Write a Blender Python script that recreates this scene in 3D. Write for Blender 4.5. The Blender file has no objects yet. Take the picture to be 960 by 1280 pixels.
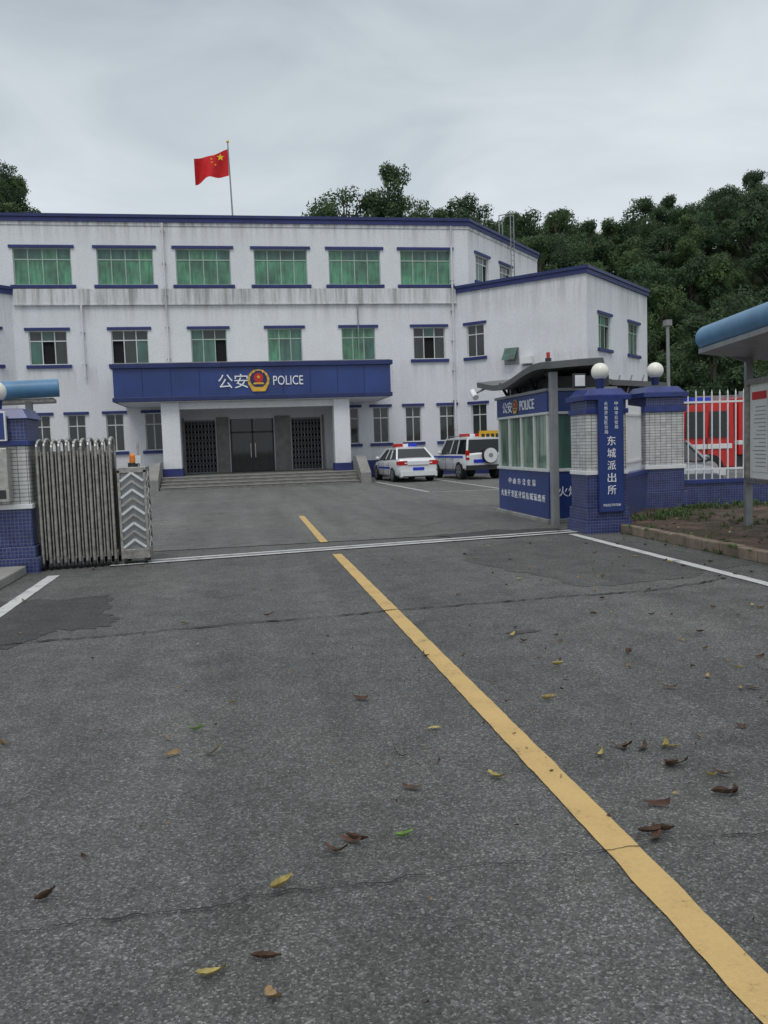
import bpy, math, random
import numpy as np
from mathutils import Vector, Matrix, noise
random.seed(7)
scn=bpy.context.scene
scn.view_settings.view_transform='Standard'
scn.view_settings.look='None'
scn.view_settings.exposure=0
# ------------------------------------------------------------------ materials
def newmat(name):
    m=bpy.data.materials.new(name);m.use_nodes=True
    nt=m.node_tree;b=nt.nodes["Principled BSDF"]
    return m,nt,b
def N(nt,t,**k):
    n=nt.nodes.new(t)
    for a,v in k.items(): setattr(n,a,v)
    return n
def ramp(nt,stops):
    r=N(nt,"ShaderNodeValToRGB");cr=r.color_ramp
    while len(cr.elements)>1: cr.elements.remove(cr.elements[-1])
    cr.elements[0].position=stops[0][0];cr.elements[0].color=(*stops[0][1],1)
    for p,c in stops[1:]:
        e=cr.elements.new(p);e.color=(*c,1)
    return r
def coords(nt,scale=(1,1,1)):
    tc=N(nt,"ShaderNodeTexCoord");mp=N(nt,"ShaderNodeMapping")
    mp.inputs["Scale"].default_value=scale
    nt.links.new(tc.outputs["Object"],mp.inputs[0]);return mp.outputs[0]
def noi(nt,vec,scale,detail=4,rough=.55):
    n=N(nt,"ShaderNodeTexNoise");n.inputs["Scale"].default_value=scale;n.inputs["Detail"].default_value=detail
    n.inputs["Roughness"].default_value=rough
    nt.links.new(vec,n.inputs["Vector"]);return n.outputs["Fac"]
def mixc(nt,f,a,b,mode='MIX'):
    m=N(nt,"ShaderNodeMix",data_type='RGBA',blend_type=mode)
    for i,v in ((0,f),(6,a),(7,b)):
        if hasattr(v,'is_output'): nt.links.new(v,m.inputs[i])
        else: m.inputs[i].default_value=(*v,1) if isinstance(v,tuple) else v
    return m.outputs[2]
def bump(nt,b,h,s,d=.01):
    n=N(nt,"ShaderNodeBump");n.inputs["Strength"].default_value=s;n.inputs["Distance"].default_value=d
    nt.links.new(h,n.inputs["Height"]);nt.links.new(n.outputs[0],b.inputs["Normal"])
def simple(name,col,rough=.5,metal=0,var=.15,scale=3,bs=0,bscale=60,coat=0):
    m,nt,b=newmat(name)
    v=coords(nt);f=noi(nt,v,scale)
    c=ramp(nt,[(.3,tuple(x*(1-var) for x in col)),(.7,tuple(min(1,x*(1+var)) for x in col))])
    nt.links.new(f,c.inputs[0]);nt.links.new(c.outputs[0],b.inputs["Base Color"])
    b.inputs["Roughness"].default_value=rough;b.inputs["Metallic"].default_value=metal
    b.inputs["Coat Weight"].default_value=coat
    if bs: bump(nt,b,noi(nt,v,bscale),bs)
    return m
def asphalt(name,c0,c1,spk):
    m,nt,b=newmat(name);v=coords(nt)
    big=noi(nt,v,.35,5,.6);mid=noi(nt,v,3.0,5,.65)
    r=ramp(nt,[(.3,c0),(.7,c1)]);nt.links.new(big,r.inputs[0])
    r2=ramp(nt,[(.3,(.76,)*3),(.7,(1.18,)*3)]);nt.links.new(mid,r2.inputs[0])
    c=mixc(nt,1.0,r.outputs[0],r2.outputs[0],'MULTIPLY')
    fine=noi(nt,v,38,4,.7);r5=ramp(nt,[(.3,(.70,)*3),(.5,(1,)*3),(.72,(1.35,)*3)]);nt.links.new(fine,r5.inputs[0])
    c=mixc(nt,1.0,c,r5.outputs[0],'MULTIPLY')
    vo=N(nt,"ShaderNodeTexVoronoi");vo.inputs["Scale"].default_value=125;nt.links.new(v,vo.inputs["Vector"])
    sp=N(nt,"ShaderNodeSeparateColor");nt.links.new(vo.outputs["Color"],sp.inputs[0])
    r3=ramp(nt,[(0,(.40,)*3),(.35,(.75,)*3),(.75,(1.1,)*3),(.9,(1.9*spk,)*3),(1,(2.8*spk,)*3)]);nt.links.new(sp.outputs[0],r3.inputs[0])
    c=mixc(nt,.75,c,mixc(nt,1.0,c,r3.outputs[0],'MULTIPLY'))
    v2=coords(nt,(1.4,.08,1));tr=noi(nt,v2,1.0,3)
    r4=ramp(nt,[(.35,(.84,)*3),(.65,(1.12,)*3)]);nt.links.new(tr,r4.inputs[0])
    c=mixc(nt,1.0,c,r4.outputs[0],'MULTIPLY')
    # oil / damp blotches
    bl=noi(nt,v,.9,6,.6);r6=ramp(nt,[(.30,(.70,)*3),(.38,(1,)*3)]);nt.links.new(bl,r6.inputs[0])
    c=mixc(nt,1.0,c,r6.outputs[0],'MULTIPLY')
    nt.links.new(c,b.inputs["Base Color"]);b.inputs["Roughness"].default_value=.85
    bump(nt,b,vo.outputs["Distance"],1.0,.007)
    return m
M_asph=asphalt("asphalt",(.088,.091,.089),(.130,.132,.127),1.0)
M_asph2=asphalt("yard_asphalt",(.12,.125,.121),(.165,.166,.159),.9)
M_stain=asphalt("dark_asphalt",(.055,.057,.057),(.072,.073,.072),.9)
M_patch=asphalt("patched_asphalt",(.078,.08,.078),(.10,.10,.097),.9)
M_crack=simple("crack",(.018,.018,.018),.95)
def paint(name,col,wear):
    m,nt,b=newmat(name);v=coords(nt)
    f=noi(nt,v,45,6,.75);g=noi(nt,v,4,5,.6)
    ma=N(nt,"ShaderNodeMath",operation='ADD');nt.links.new(f,ma.inputs[0]);nt.links.new(g,ma.inputs[1])
    r=ramp(nt,[(wear-.05,(.12,.12,.115)),(wear,tuple(x*.72 for x in col)),(wear+.06,tuple(x*.9 for x in col)),(wear+.2,col)])
    mm=N(nt,"ShaderNodeMath",operation='MULTIPLY');mm.inputs[1].default_value=.5;nt.links.new(ma.outputs[0],mm.inputs[0])
    nt.links.new(mm.outputs[0],r.inputs[0]);nt.links.new(r.outputs[0],b.inputs["Base Color"])
    b.inputs["Roughness"].default_value=.75;bump(nt,b,noi(nt,v,110,3,.6),.7,.006);return m
M_yel=paint("yellow_road_paint",(.58,.40,.16),.40)
M_wht=paint("white_road_paint",(.58,.59,.58),.43)
def wallmat(name,c0,c1,c2,amt):
    m,nt,b=newmat(name)
    v=coords(nt,(2.6,2.6,.16));s=noi(nt,v,1.0,6,.7)
    v2=coords(nt);g=noi(nt,v2,.6,6,.65);h=noi(nt,v2,11,5,.75)
    r=ramp(nt,[(.38,c2),(.50,c1),(.60,c0)]);nt.links.new(s,r.inputs[0])
    sx=N(nt,"ShaderNodeSeparateXYZ");nt.links.new(v2,sx.inputs[0])
    dv=N(nt,"ShaderNodeMath",operation='DIVIDE');nt.links.new(sx.outputs[2],dv.inputs[0]);dv.inputs[1].default_value=13
    k=lambda x:(x*amt,)*3
    zr=ramp(nt,[(.0,k(.9)),(.06,k(.6)),(.10,k(.1)),(.34,k(.12)),(.425,k(.6)),(.45,k(.1)),(.58,k(.1)),(.66,k(.8)),(.718,k(1)),(.73,k(.1)),(.87,k(.15)),(.955,k(1))])
    nt.links.new(dv.outputs[0],zr.inputs[0])
    c=mixc(nt,zr.outputs[0],c0,r.outputs[0])
    r2=ramp(nt,[(.3,(.92,.92,.92)),(.6,(1,1,1))]);nt.links.new(g,r2.inputs[0])
    r3=ramp(nt,[(.3,(.86,.86,.87)),(.6,(1,1,1))]);nt.links.new(h,r3.inputs[0])
    c=mixc(nt,1.0,c,r2.outputs[0],'MULTIPLY');c=mixc(nt,1.0,c,r3.outputs[0],'MULTIPLY')
    nt.links.new(c,b.inputs["Base Color"]);b.inputs["Roughness"].default_value=.8
    bump(nt,b,h,.35,.02);return m
M_wall=wallmat("white_wall_paint",(.79,.805,.84),(.66,.67,.69),(.42,.42,.42),.65)
M_wall2=wallmat("white_wall_band",(.74,.75,.78),(.58,.59,.60),(.30,.30,.29),.95)
def tiles(name,c0,c1,mortar,w,h):
    m,nt,b=newmat(name)
    tc=N(nt,"ShaderNodeTexCoord");sx=N(nt,"ShaderNodeSeparateXYZ");nt.links.new(tc.outputs["Object"],sx.inputs[0])
    ad=N(nt,"ShaderNodeMath",operation='ADD');nt.links.new(sx.outputs[0],ad.inputs[0]);nt.links.new(sx.outputs[1],ad.inputs[1])
    cx=N(nt,"ShaderNodeCombineXYZ");nt.links.new(ad.outputs[0],cx.inputs[0]);nt.links.new(sx.outputs[2],cx.inputs[1])
    bt=N(nt,"ShaderNodeTexBrick");nt.links.new(cx.outputs[0],bt.inputs["Vector"])
    bt.offset=0;bt.inputs["Scale"].default_value=1;bt.inputs["Brick Width"].default_value=w;bt.inputs["Row Height"].default_value=h
    bt.inputs["Mortar Size"].default_value=min(w,h)*.09;bt.inputs["Color1"].default_value=(*c0,1);bt.inputs["Color2"].default_value=(*c1,1)
    bt.inputs["Mortar"].default_value=(*mortar,1)
    g=noi(nt,tc.outputs["Object"],5,5);r2=ramp(nt,[(.3,(.7,.7,.68)),(.6,(1,1,1))]);nt.links.new(g,r2.inputs[0])
    nt.links.new(mixc(nt,1.0,bt.outputs[0],r2.outputs[0],'MULTIPLY'),b.inputs["Base Color"])
    b.inputs["Roughness"].default_value=.3;bump(nt,b,bt.outputs["Fac"],-.3,.004);return m
M_btile=tiles("blue_tile",(.022,.036,.15),(.04,.06,.22),(.13,.14,.19),.05,.05)
M_wtile=tiles("white_tile",(.66,.67,.66),(.55,.56,.56),(.15,.15,.15),.12,.055)
M_cap=simple("blue_glazed_cap",(.025,.042,.18),.3,0,.3,6)
M_blue=simple("blue_trim_paint",(.022,.032,.15),.5,0,.2,2)
M_canopy=simple("blue_canopy_panel",(.026,.052,.20),.35,0,.18,.8)
M_navy=simple("navy_trim",(.016,.028,.12),.4,0,.2,2)
M_frame=simple("green_alu_frame",(.36,.47,.41),.4,0,.1)
M_wframe=simple("white_alu_frame",(.62,.64,.64),.4,0,.1)
def pane(name,a,b2,freq,rough=.12):
    m,nt,b=newmat(name)
    tc=N(nt,"ShaderNodeTexCoord");sx=N(nt,"ShaderNodeSeparateXYZ");nt.links.new(tc.outputs["Object"],sx.inputs[0])
    ad=N(nt,"ShaderNodeMath",operation='ADD');nt.links.new(sx.outputs[0],ad.inputs[0]);nt.links.new(sx.outputs[1],ad.inputs[1])
    cx=N(nt,"ShaderNodeCombineXYZ");nt.links.new(ad.outputs[0],cx.inputs[0])
    ml=N(nt,"ShaderNodeMath",operation='MULTIPLY');ml.inputs[1].default_value=.12;nt.links.new(sx.outputs[2],ml.inputs[0]);nt.links.new(ml.outputs[0],cx.inputs[1])
    f=noi(nt,cx.outputs[0],freq,3,.6);g=noi(nt,tc.outputs["Object"],1.1,3)
    r=ramp(nt,[(.36,a),(.62,b2)]);nt.links.new(f,r.inputs[0])
    r2=ramp(nt,[(.35,(.5,.5,.5)),(.6,(1.1,1.1,1.1))]);nt.links.new(g,r2.inputs[0])
    nt.links.new(mixc(nt,1.0,r.outputs[0],r2.outputs[0],'MULTIPLY'),b.inputs["Base Color"])
    b.inputs["Roughness"].default_value=.6;b.inputs["Coat Weight"].default_value=1;b.inputs["Coat Roughness"].default_value=.04
    b.inputs["Coat IOR"].default_value=1.5
    return m
P_green=pane("green_curtained_glass",(.035,.16,.085),(.085,.30,.165),9)
P_teal=pane("teal_glass",(.02,.08,.06),(.045,.155,.115),4)
P_dark=pane("dark_glass",(.005,.009,.008),(.016,.028,.025),3)
P_booth=pane("booth_glass",(.05,.12,.08),(.24,.36,.27),5)
M_steel=simple("stainless_steel",(.50,.49,.46),.3,.9,.2,12)
M_steeld=simple("weathered_steel",(.42,.40,.37),.38,.85,.3,14)
M_greym=simple("grey_metal",(.27,.28,.29),.45,.3,.15,4)
M_dkm=simple("dark_metal",(.035,.038,.042),.5,.2,.2,4)
M_roofm=simple("booth_roof_metal",(.13,.135,.135),.5,.3,.2,2)
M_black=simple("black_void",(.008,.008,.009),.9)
M_stone=simple("grey_granite",(.25,.245,.235),.7,0,.2,3,.3)
M_step=simple("step_stone",(.21,.205,.19),.75,0,.25,4,.3)
M_conc=simple("concrete",(.26,.255,.24),.85,0,.25,2,.4,30)
M_white=simple("white_enamel",(.74,.75,.76),.4,0,.06)
M_lettr=simple("white_letters",(.85,.86,.88),.5,0,.02)
M_gold=simple("emblem_gold",(.75,.45,.06),.35,.3,.15,8)
M_red=simple("red_enamel",(.55,.02,.018),.35,0,.1,3)
M_flag=simple("flag_red_cloth",(.62,.015,.02),.8,0,.12,4)
M_star=simple("flag_yellow",(.85,.55,.03),.8)
M_orange=simple("amber_lens",(.8,.22,.03),.25,0,.1)
M_yelsg=simple("yellow_sign",(.75,.42,.03),.5,0,.1)
M_globe=simple("opal_globe",(.80,.79,.70),.25,0,.05)
M_tube=simple("sky_blue_tube",(.09,.22,.38),.4,0,.2,2)
M_carw=simple("white_car_paint",(.72,.74,.76),.25,0,.03,2,coat=.6)
M_cars=simple("silver_car_paint",(.20,.22,.25),.3,.5,.05,2,coat=.5)
M_cglass=simple("car_glass",(.012,.016,.018),.06,0,.1,2)
M_tyre=simple("tyre_rubber",(.018,.018,.019),.85)
M_rim=simple("alloy_rim",(.45,.46,.47),.35,.7)
M_tail=simple("tail_lamp",(.45,.012,.01),.2)
M_bluel=simple("blue_lens",(.02,.05,.55),.2)
M_plast=simple("black_plastic",(.025,.026,.028),.6)
M_paper=simple("poster_paper",(.66,.67,.65),.6,0,.06,3)
M_postr=simple("poster_text_grey",(.28,.3,.32),.7,0,.2,20)
def brickpave():
    m,nt,b=newmat("brick_paver");v=coords(nt)
    bt=N(nt,"ShaderNodeTexBrick");nt.links.new(v,bt.inputs["Vector"])
    bt.inputs["Scale"].default_value=1;bt.inputs["Brick Width"].default_value=.22;bt.inputs["Row Height"].default_value=.11
    bt.inputs["Mortar Size"].default_value=.008
    bt.inputs["Color1"].default_value=(.16,.085,.06,1);bt.inputs["Color2"].default_value=(.10,.075,.06,1);bt.inputs["Mortar"].default_value=(.035,.035,.028,1)
    g=noi(nt,v,1.3,6,.7);r=ramp(nt,[(.42,(.3,.36,.18)),(.52,(.6,.6,.55)),(.6,(1,1,1))]);nt.links.new(g,r.inputs[0])
    nt.links.new(mixc(nt,1.0,bt.outputs[0],r.outputs[0],'MULTIPLY'),b.inputs["Base Color"])
    b.inputs["Roughness"].default_value=.9;bump(nt,b,noi(nt,v,25,5),.6,.02);return m
M_brick=brickpave()
M_grass=simple("grass_ground",(.05,.07,.025),.95,0,.4,1.5,.6,20)
M_kerb=simple("kerb_stone",(.19,.15,.115),.85,0,.35,5,.5,25)

# ------------------------------------------------------------------ mesh builder
class B:
    def __init__(s): s.v=[];s.f=[];s.mi=[];s.sm=[];s.mats=[];s.M=None
    def idx(s,m):
        if m not in s.mats: s.mats.append(m)
        return s.mats.index(m)
    def add(s,vs,fs,m,smooth=False):
        o=len(s.v);i=s.idx(m)
        for p in vs:
            p=Vector(p)
            if s.M is not None: p=s.M@p
            s.v.append(tuple(p))
        for f in fs: s.f.append([o+k for k in f]);s.mi.append(i);s.sm.append(smooth)
    def box(s,x0,x1,y0,y1,z0,z1,m):
        s.add([(x0,y0,z0),(x1,y0,z0),(x1,y1,z0),(x0,y1,z0),(x0,y0,z1),(x1,y0,z1),(x1,y1,z1),(x0,y1,z1)],
          [(0,3,2,1),(4,5,6,7),(0,1,5,4),(1,2,6,5),(2,3,7,6),(3,0,4,7)],m)
    def frustum(s,x0,x1,y0,y1,z0,z1,ins,m):
        s.add([(x0,y0,z0),(x1,y0,z0),(x1,y1,z0),(x0,y1,z0),(x0+ins,y0+ins,z1),(x1-ins,y0+ins,z1),(x1-ins,y1-ins,z1),(x0+ins,y1-ins,z1)],
          [(0,3,2,1),(4,5,6,7),(0,1,5,4),(1,2,6,5),(2,3,7,6),(3,0,4,7)],m)
    def quad(s,pts,m): s.add(pts,[tuple(range(len(pts)))],m)
    def bar(s,p0,p1,w,t,m,up=(0,0,1)):
        p0=Vector(p0);p1=Vector(p1);d=(p1-p0).normalized();u=Vector(up)
        if abs(d.dot(u))>.95: u=Vector((0,1,0))
        a=d.cross(u).normalized()*w/2;b=d.cross(a).normalized()*t/2
        vs=[p0-a-b,p0+a-b,p0+a+b,p0-a+b,p1-a-b,p1+a-b,p1+a+b,p1-a+b]
        s.add(vs,[(0,3,2,1),(4,5,6,7),(0,1,5,4),(1,2,6,5),(2,3,7,6),(3,0,4,7)],m)
    def cyl(s,p0,p1,r0,m,r1=None,n=14,caps=True,smooth=True):
        r1=r0 if r1 is None else r1
        p0=Vector(p0);p1=Vector(p1);d=(p1-p0).normalized();u=Vector((0,0,1)) if abs(d.z)<.9 else Vector((1,0,0))
        a=d.cross(u).normalized();b=d.cross(a).normalized();vs=[]
        for p,r in((p0,r0),(p1,r1)):
            for k in range(n):
                t=2*math.pi*k/n;vs.append(p+a*math.cos(t)*r+b*math.sin(t)*r)
        s.add(vs,[(k,(k+1)%n,n+(k+1)%n,n+k) for k in range(n)],m,smooth)
        if caps:
            s.add(vs[:n],[tuple(range(n-1,-1,-1))],m);s.add(vs[n:],[tuple(range(n))],m)
    def sphere(s,c,r,m,nu=24,nv=14,sx=1,sy=1,sz=1):
        vs=[];fs=[]
        for j in range(nv+1):
            ph=math.pi*j/nv
            for i in range(nu):
                t=2*math.pi*i/nu
                vs.append((c[0]+r*sx*math.sin(ph)*math.cos(t),c[1]+r*sy*math.sin(ph)*math.sin(t),c[2]+r*sz*math.cos(ph)))
        for j in range(nv):
            for i in range(nu): fs.append((j*nu+i,(j+1)*nu+i,(j+1)*nu+(i+1)%nu,j*nu+(i+1)%nu))
        s.add(vs,fs,m,True)
    def band(s,pts,z0,z1,oin,oout,m):
        n=len(pts);P=[Vector(p) for p in pts];nr=[]
        for i in range(n-1):
            d=(P[i+1]-P[i]).normalized();nr.append(Vector((d.y,-d.x)))
        def off(i,o):
            if i==0: return P[0]+nr[0]*o
            if i==n-1: return P[-1]+nr[-1]*o
            k=(nr[i-1]+nr[i]);return P[i]+k*(o/(1+nr[i-1].dot(nr[i])))
        vs=[];fs=[]
        for i in range(n):
            a=off(i,oout);b=off(i,-oin)
            vs+=[(a.x,a.y,z0),(a.x,a.y,z1),(b.x,b.y,z1),(b.x,b.y,z0)]
        for i in range(n-1):
            o=4*i
            for k in range(4): fs.append((o+k,o+4+k,o+4+(k+1)%4,o+(k+1)%4))
        fs+=[(0,1,2,3),(4*n-1,4*n-2,4*n-3,4*n-4)]
        s.add(vs,fs,m)
    def done(s,name,parent=None,bevel=0,angle=None):
        me=bpy.data.meshes.new(name);me.from_pydata(s.v,[],s.f)
        for m in s.mats: me.materials.append(m)
        me.polygons.foreach_set("material_index",s.mi);me.polygons.foreach_set("use_smooth",s.sm)
        me.update()
        if angle: me.shade_smooth();me.set_sharp_from_angle(angle=math.radians(angle))
        o=bpy.data.objects.new(name,me);scn.collection.objects.link(o)
        if parent: o.parent=parent
        if bevel:
            b=o.modifiers.new("bevel",'BEVEL');b.width=bevel;b.segments=2;b.limit_method='ANGLE';b.angle_limit=math.radians(40)
        return o
def empty(name,loc=(0,0,0),rz=0):
    o=bpy.data.objects.new(name,None);scn.collection.objects.link(o);o.location=loc;o.rotation_euler=(0,0,rz);return o
def text(name,body,c,u,v,w,h,mat,parent,proud=.01):
    cu=bpy.data.curves.new("tmp",'FONT');cu.body=body;cu.extrude=.02;cu.resolution_u=3
    to=bpy.data.objects.new("tmp",cu);scn.collection.objects.link(to)
    bpy.context.view_layer.update()
    me=bpy.data.meshes.new_from_object(to.evaluated_get(bpy.context.evaluated_depsgraph_get()))
    bpy.data.objects.remove(to)
    n=len(me.vertices);a=np.zeros(n*3);me.vertices.foreach_get("co",a);a=a.reshape(-1,3)
    mn=a.min(0);mx=a.max(0);U=np.array(u,float);V=np.array(v,float);W=np.cross(U,V)
    x=(a[:,0]-(mn[0]+mx[0])/2)/(mx[0]-mn[0])*w;y=(a[:,1]-(mn[1]+mx[1])/2)/(mx[1]-mn[1])*h;z=np.where(a[:,2]>0,proud,-.002)
    co=np.array(c)[None,:]+x[:,None]*U+y[:,None]*V+z[:,None]*W
    me.vertices.foreach_set("co",co.ravel());me.materials.clear();me.materials.append(mat);me.update();me.name=name
    o=bpy.data.objects.new(name,me);scn.collection.objects.link(o)
    o.parent=parent
    return o

# ------------------------------------------------------------------ ground
b=B();b.quad([(-600,-300,-.03),(600,-300,-.03),(600,900,-.03),(-600,900,-.03)],M_grass);b.done("ground")
b=B();b.quad([(-40,-30,-.008),(40,-30,-.008),(40,60,-.008),(-40,60,-.008)],M_asph);b.done("driveway_road")
b=B();b.quad([(-30,13.3,0),(7.2,14.2,0),(7.2,15.0,0),(14,17.5,0),(30,17.5,0),(30,50,0),(-30,50,0)],M_asph2);b.done("yard_pavement")
def ragged(name,cx,cy,rx,ry,z,mat,amp,rot=0,sd=0):
    # irregular blot: radius modulated by noise, star-shaped so it never folds over itself
    b=B();P=[];n=220;cr,sr=math.cos(rot),math.sin(rot)
    for i in range(n):
        a=2*math.pi*i/n;ca,sa=math.cos(a),math.sin(a)
        k=1+amp*(noise.noise(Vector((ca*1.6+sd,sa*1.6,0)))*1.2+.5*noise.noise(Vector((ca*5+sd,sa*5,2)))+.3*noise.noise(Vector((ca*16+sd,sa*16,4))))
        x=rx*k*math.copysign(abs(ca)**.75,ca);y=ry*k*math.copysign(abs(sa)**.75,sa)
        P.append((cx+x*cr-y*sr,cy+x*sr+y*cr,z))
    b.quad(P,mat);return b.done(name)
ragged("asphalt_stain",-2.35,8.85,.95,1.15,-.004,M_stain,.35,.1,1)
ragged("asphalt_stain",4.4,13.9,1.0,.6,.004,M_stain,.4,.15,4)
ragged("asphalt_stain",2.28,6.67,.13,.06,-.004,M_stain,.3,.2,7)
ragged("asphalt_patch",4.6,10.6,1.5,2.0,-.0045,M_patch,.2,.02,9)
# painted markings
def line(name,pts,w,mat,z=0.0,step=.06):
    b=B();L=[];R=[]
    for i in range(len(pts)-1):
        a=Vector(pts[i]);c=Vector(pts[i+1]);d=(c-a);n=Vector((-d.y,d.x)).normalized();k=max(1,int(d.length/step))
        for j in range(k+(i==len(pts)-2)):
            p=a.lerp(c,j/k);e=w/2+.007*noise.noise(Vector((p.x*5,p.y*5,1)));e1=.004*noise.noise(Vector((p.y*22,1,1)));e2=.004*noise.noise(Vector((p.y*22,9,1)))
            L.append((p.x+n.x*(e+e1),p.y+n.y*(e+e1),z));R.append((p.x-n.x*(e+e2),p.y-n.y*(e+e2),z))
    m=len(L);b.add(L+R,[(i,i+1,m+i+1,m+i) for i in range(m-1)],mat);return b.done(name)
line("yellow_centre_line",[(1.38,-6),(1.40,2),(1.405,3),(1.365,12.4)],.14,M_yel)
line("yellow_centre_line",[(1.335,14.0),(1.36,19.7)],.13,M_yel,.006)
line("white_edge_line",[(-2.52,-3),(-2.52,11.75)],.15,M_wht)
line("white_edge_line",[(5.42,-3),(5.46,13.35)],.14,M_wht)
line("parking_line",[(5.8,36),(5.95,31.4),(6.1,27)],.1,M_wht,.006)
line("parking_line",[(6.16,26.85),(9.6,26.7)],.1,M_wht,.006)
line("parking_line",[(8.6,27.0),(8.5,36)],.1,M_wht,.006)
# gate rail track
b=B()
def obl(y): return lambda x:y+(x+2.56)*.154
for d0,d1,mt in((-.17,-.05,M_conc),(.11,.23,M_conc),(-.05,.11,M_greym)):
    f=obl(12.45)
    z=.006 if mt is M_conc else .001
    b.quad([(-1.9,f(-1.9)+d0,z),(5.72,f(5.72)+d0,z),(5.72,f(5.72)+d1,z),(-1.9,f(-1.9)+d1,z)],M_wht if mt is M_conc else mt)
b.done("gate_rail_track")
def crack(name,pts,z,w=.012,sd=0):
    b=B();L=[];R=[]
    for i in range(len(pts)-1):
        a=Vector(pts[i]);c=Vector(pts[i+1]);k=max(2,int((c-a).length/.02));t=(c-a).normalized();nn=Vector((-t.y,t.x))
        for j in range(k):
            p=a.lerp(c,j/k);dy=.05*noise.noise(Vector((p.x*2,p.y*2,3.3+sd)))+.035*noise.noise(Vector((p.x*11,p.y*11,8+sd)))+.012*noise.noise(Vector((p.x*37,p.y*37,8+sd)))
            e=w*(.25+abs(noise.noise(Vector((p.x*6,p.y*6,5))))*1.6)
            q=p+nn*dy
            L.append((q.x+nn.x*e/2,q.y+nn.y*e/2,z));R.append((q.x-nn.x*e/2,q.y-nn.y*e/2,z))
    m=len(L);b.add(L+R,[(i,i+1,m+i+1,m+i) for i in range(m-1)],M_crack);b.done(name)
crack("road_crack",[(-2.4,7.5),(-.5,7.72),(1.39,7.91),(4.42,8.11),(5.3,8.5)],.003,.04)
crack("road_crack",[(-1.8,2.75),(-.86,2.88),(.22,2.95),(1.4,2.96),(2.04,2.99),(3.5,3.1)],.003,.009)
crack("road_crack",[(2.6,3.04),(2.75,3.6),(3.3,4.3),(3.5,5.4)],.003,.007,5)
crack("road_crack",[(-3,20),(1,20.6),(6,20.2),(12,20.9)],.008,.03,9)
# right sidewalk
b=B();y=-4
while y<13.9:
    l=.42;j=random.uniform(-.012,.012)
    b.box(6.27+j,6.42+j,y,y+l-.012,-.01,.14+random.uniform(-.01,.01),M_kerb);y+=l
b.done("kerb",bevel=.012)
b=B();b.quad([(6.42,-6,.125),(30,-6,.125),(30,17.4,.125),(9,17.4,.125),(6.42,14.6,.125)],M_brick)
b.quad([(6.42,14.6,.125),(9,17.4,.125),(9,17.4,-.02),(6.42,14.6,-.02)],M_conc);b.done("brick_sidewalk")
b=B();b.box(-20,-2.95,-6,12.1,-.01,.11,M_conc);b.done("left_sidewalk",bevel=.015)

# ------------------------------------------------------------------ police station building
bld=empty("police_station_building")
Yf=42.
def frame(p0,d):
    d=Vector((d[0],d[1],0)).normalized();inw=Vector((-d.y,d.x,0))
    return Matrix(((d.x,inw.x,0,p0[0]),(d.y,inw.y,0,p0[1]),(0,0,1,0),(0,0,0,1)))
def wall(b,u0,u1,z0,z1,ops,mat,dep=.22):
    us=sorted({u0,u1,*[o[0] for o in ops],*[o[1] for o in ops]});zs=sorted({z0,z1,*[o[2] for o in ops],*[o[3] for o in ops]})
    for i in range(len(us)-1):
        for k in range(len(zs)-1):
            cu=(us[i]+us[i+1])/2;cz=(zs[k]+zs[k+1])/2
            if any(o[0]<cu<o[1] and o[2]<cz<o[3] for o in ops): continue
            b.quad([(us[i],0,zs[k]),(us[i+1],0,zs[k]),(us[i+1],0,zs[k+1]),(us[i],0,zs[k+1])],mat)
    for a,c,e,f in [o[:4] for o in ops]:
        b.quad([(a,0,e),(a,0,f),(a,dep,f),(a,dep,e)],mat);b.quad([(c,0,e),(c,dep,e),(c,dep,f),(c,0,f)],mat)
        b.quad([(a,0,e),(a,dep,e),(c,dep,e),(c,0,e)],mat);b.quad([(a,0,f),(c,0,f),(c,dep,f),(a,dep,f)],mat)
def window(b,t,a,c,e,f,style):
    fr=M_frame if style in('g4','g2','t2') else M_wframe
    n={'g4':4,'g2':3,'t2':3,'d2':3,'b2':2,'d1':2}[style]
    w=.05
    b.box(a,a+w,.09,.15,e,f,fr);b.box(c-w,c,.09,.15,e,f,fr);b.box(a+w,c-w,.09,.15,e,e+w,fr);b.box(a+w,c-w,.09,.15,f-w,f,fr)
    zt=e+(f-e)*.70
    b.box(a+w,c-w,.095,.145,zt-.025,zt+.025,fr)
    for i in range(1,n):
        u=a+(c-a)*i/n;b.box(u-.022,u+.022,.10,.14,e+w,f-w,fr)
    opn=random.randrange(n) if style in('d2','t2') else -1
    for i in range(n):
        ua=a+(c-a)*i/n;ub=a+(c-a)*(i+1)/n
        for zz0,zz1,top in((e,zt,0),(zt,f,1)):
            r=random.random()
            if style=='g4': m=P_green if (r<.85 and not top) else (P_teal if r<.8 else P_green)
            elif style=='g2': m=P_green if r<.7 else P_teal
            elif style=='t2': m=P_teal if r<.45 else (P_green if r<.6 else P_dark)
            elif style=='d2': m=P_dark if r<.75 else P_teal
            else: m=P_dark
            dpt=.125+random.uniform(-.006,.006);tl=random.uniform(-.006,.006)
            if i==opn and not top:
                b.quad([(ua,.21,zz0),(ub,.21,zz0),(ub,.21,zz1),(ua,.21,zz1)],M_black);continue
            b.quad([(ua,dpt,zz0),(ub,dpt+tl,zz0),(ub,dpt+tl,zz1),(ua,dpt,zz1)],m)
    t.box(a-.16,c+.16,-.10,.02,e-.15,e-.002,M_blue)
    t.box(a-.16,c+.16,-.08,.02,f+.002,f+.13,M_blue)
wb=B();wn=B();tr=B()
def setM(M): wb.M=M;wn.M=M;tr.M=M
setM(frame((0,Yf),(1,0)))
xl,xr=-10.1,11.19
ops=[];st=[]
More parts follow.
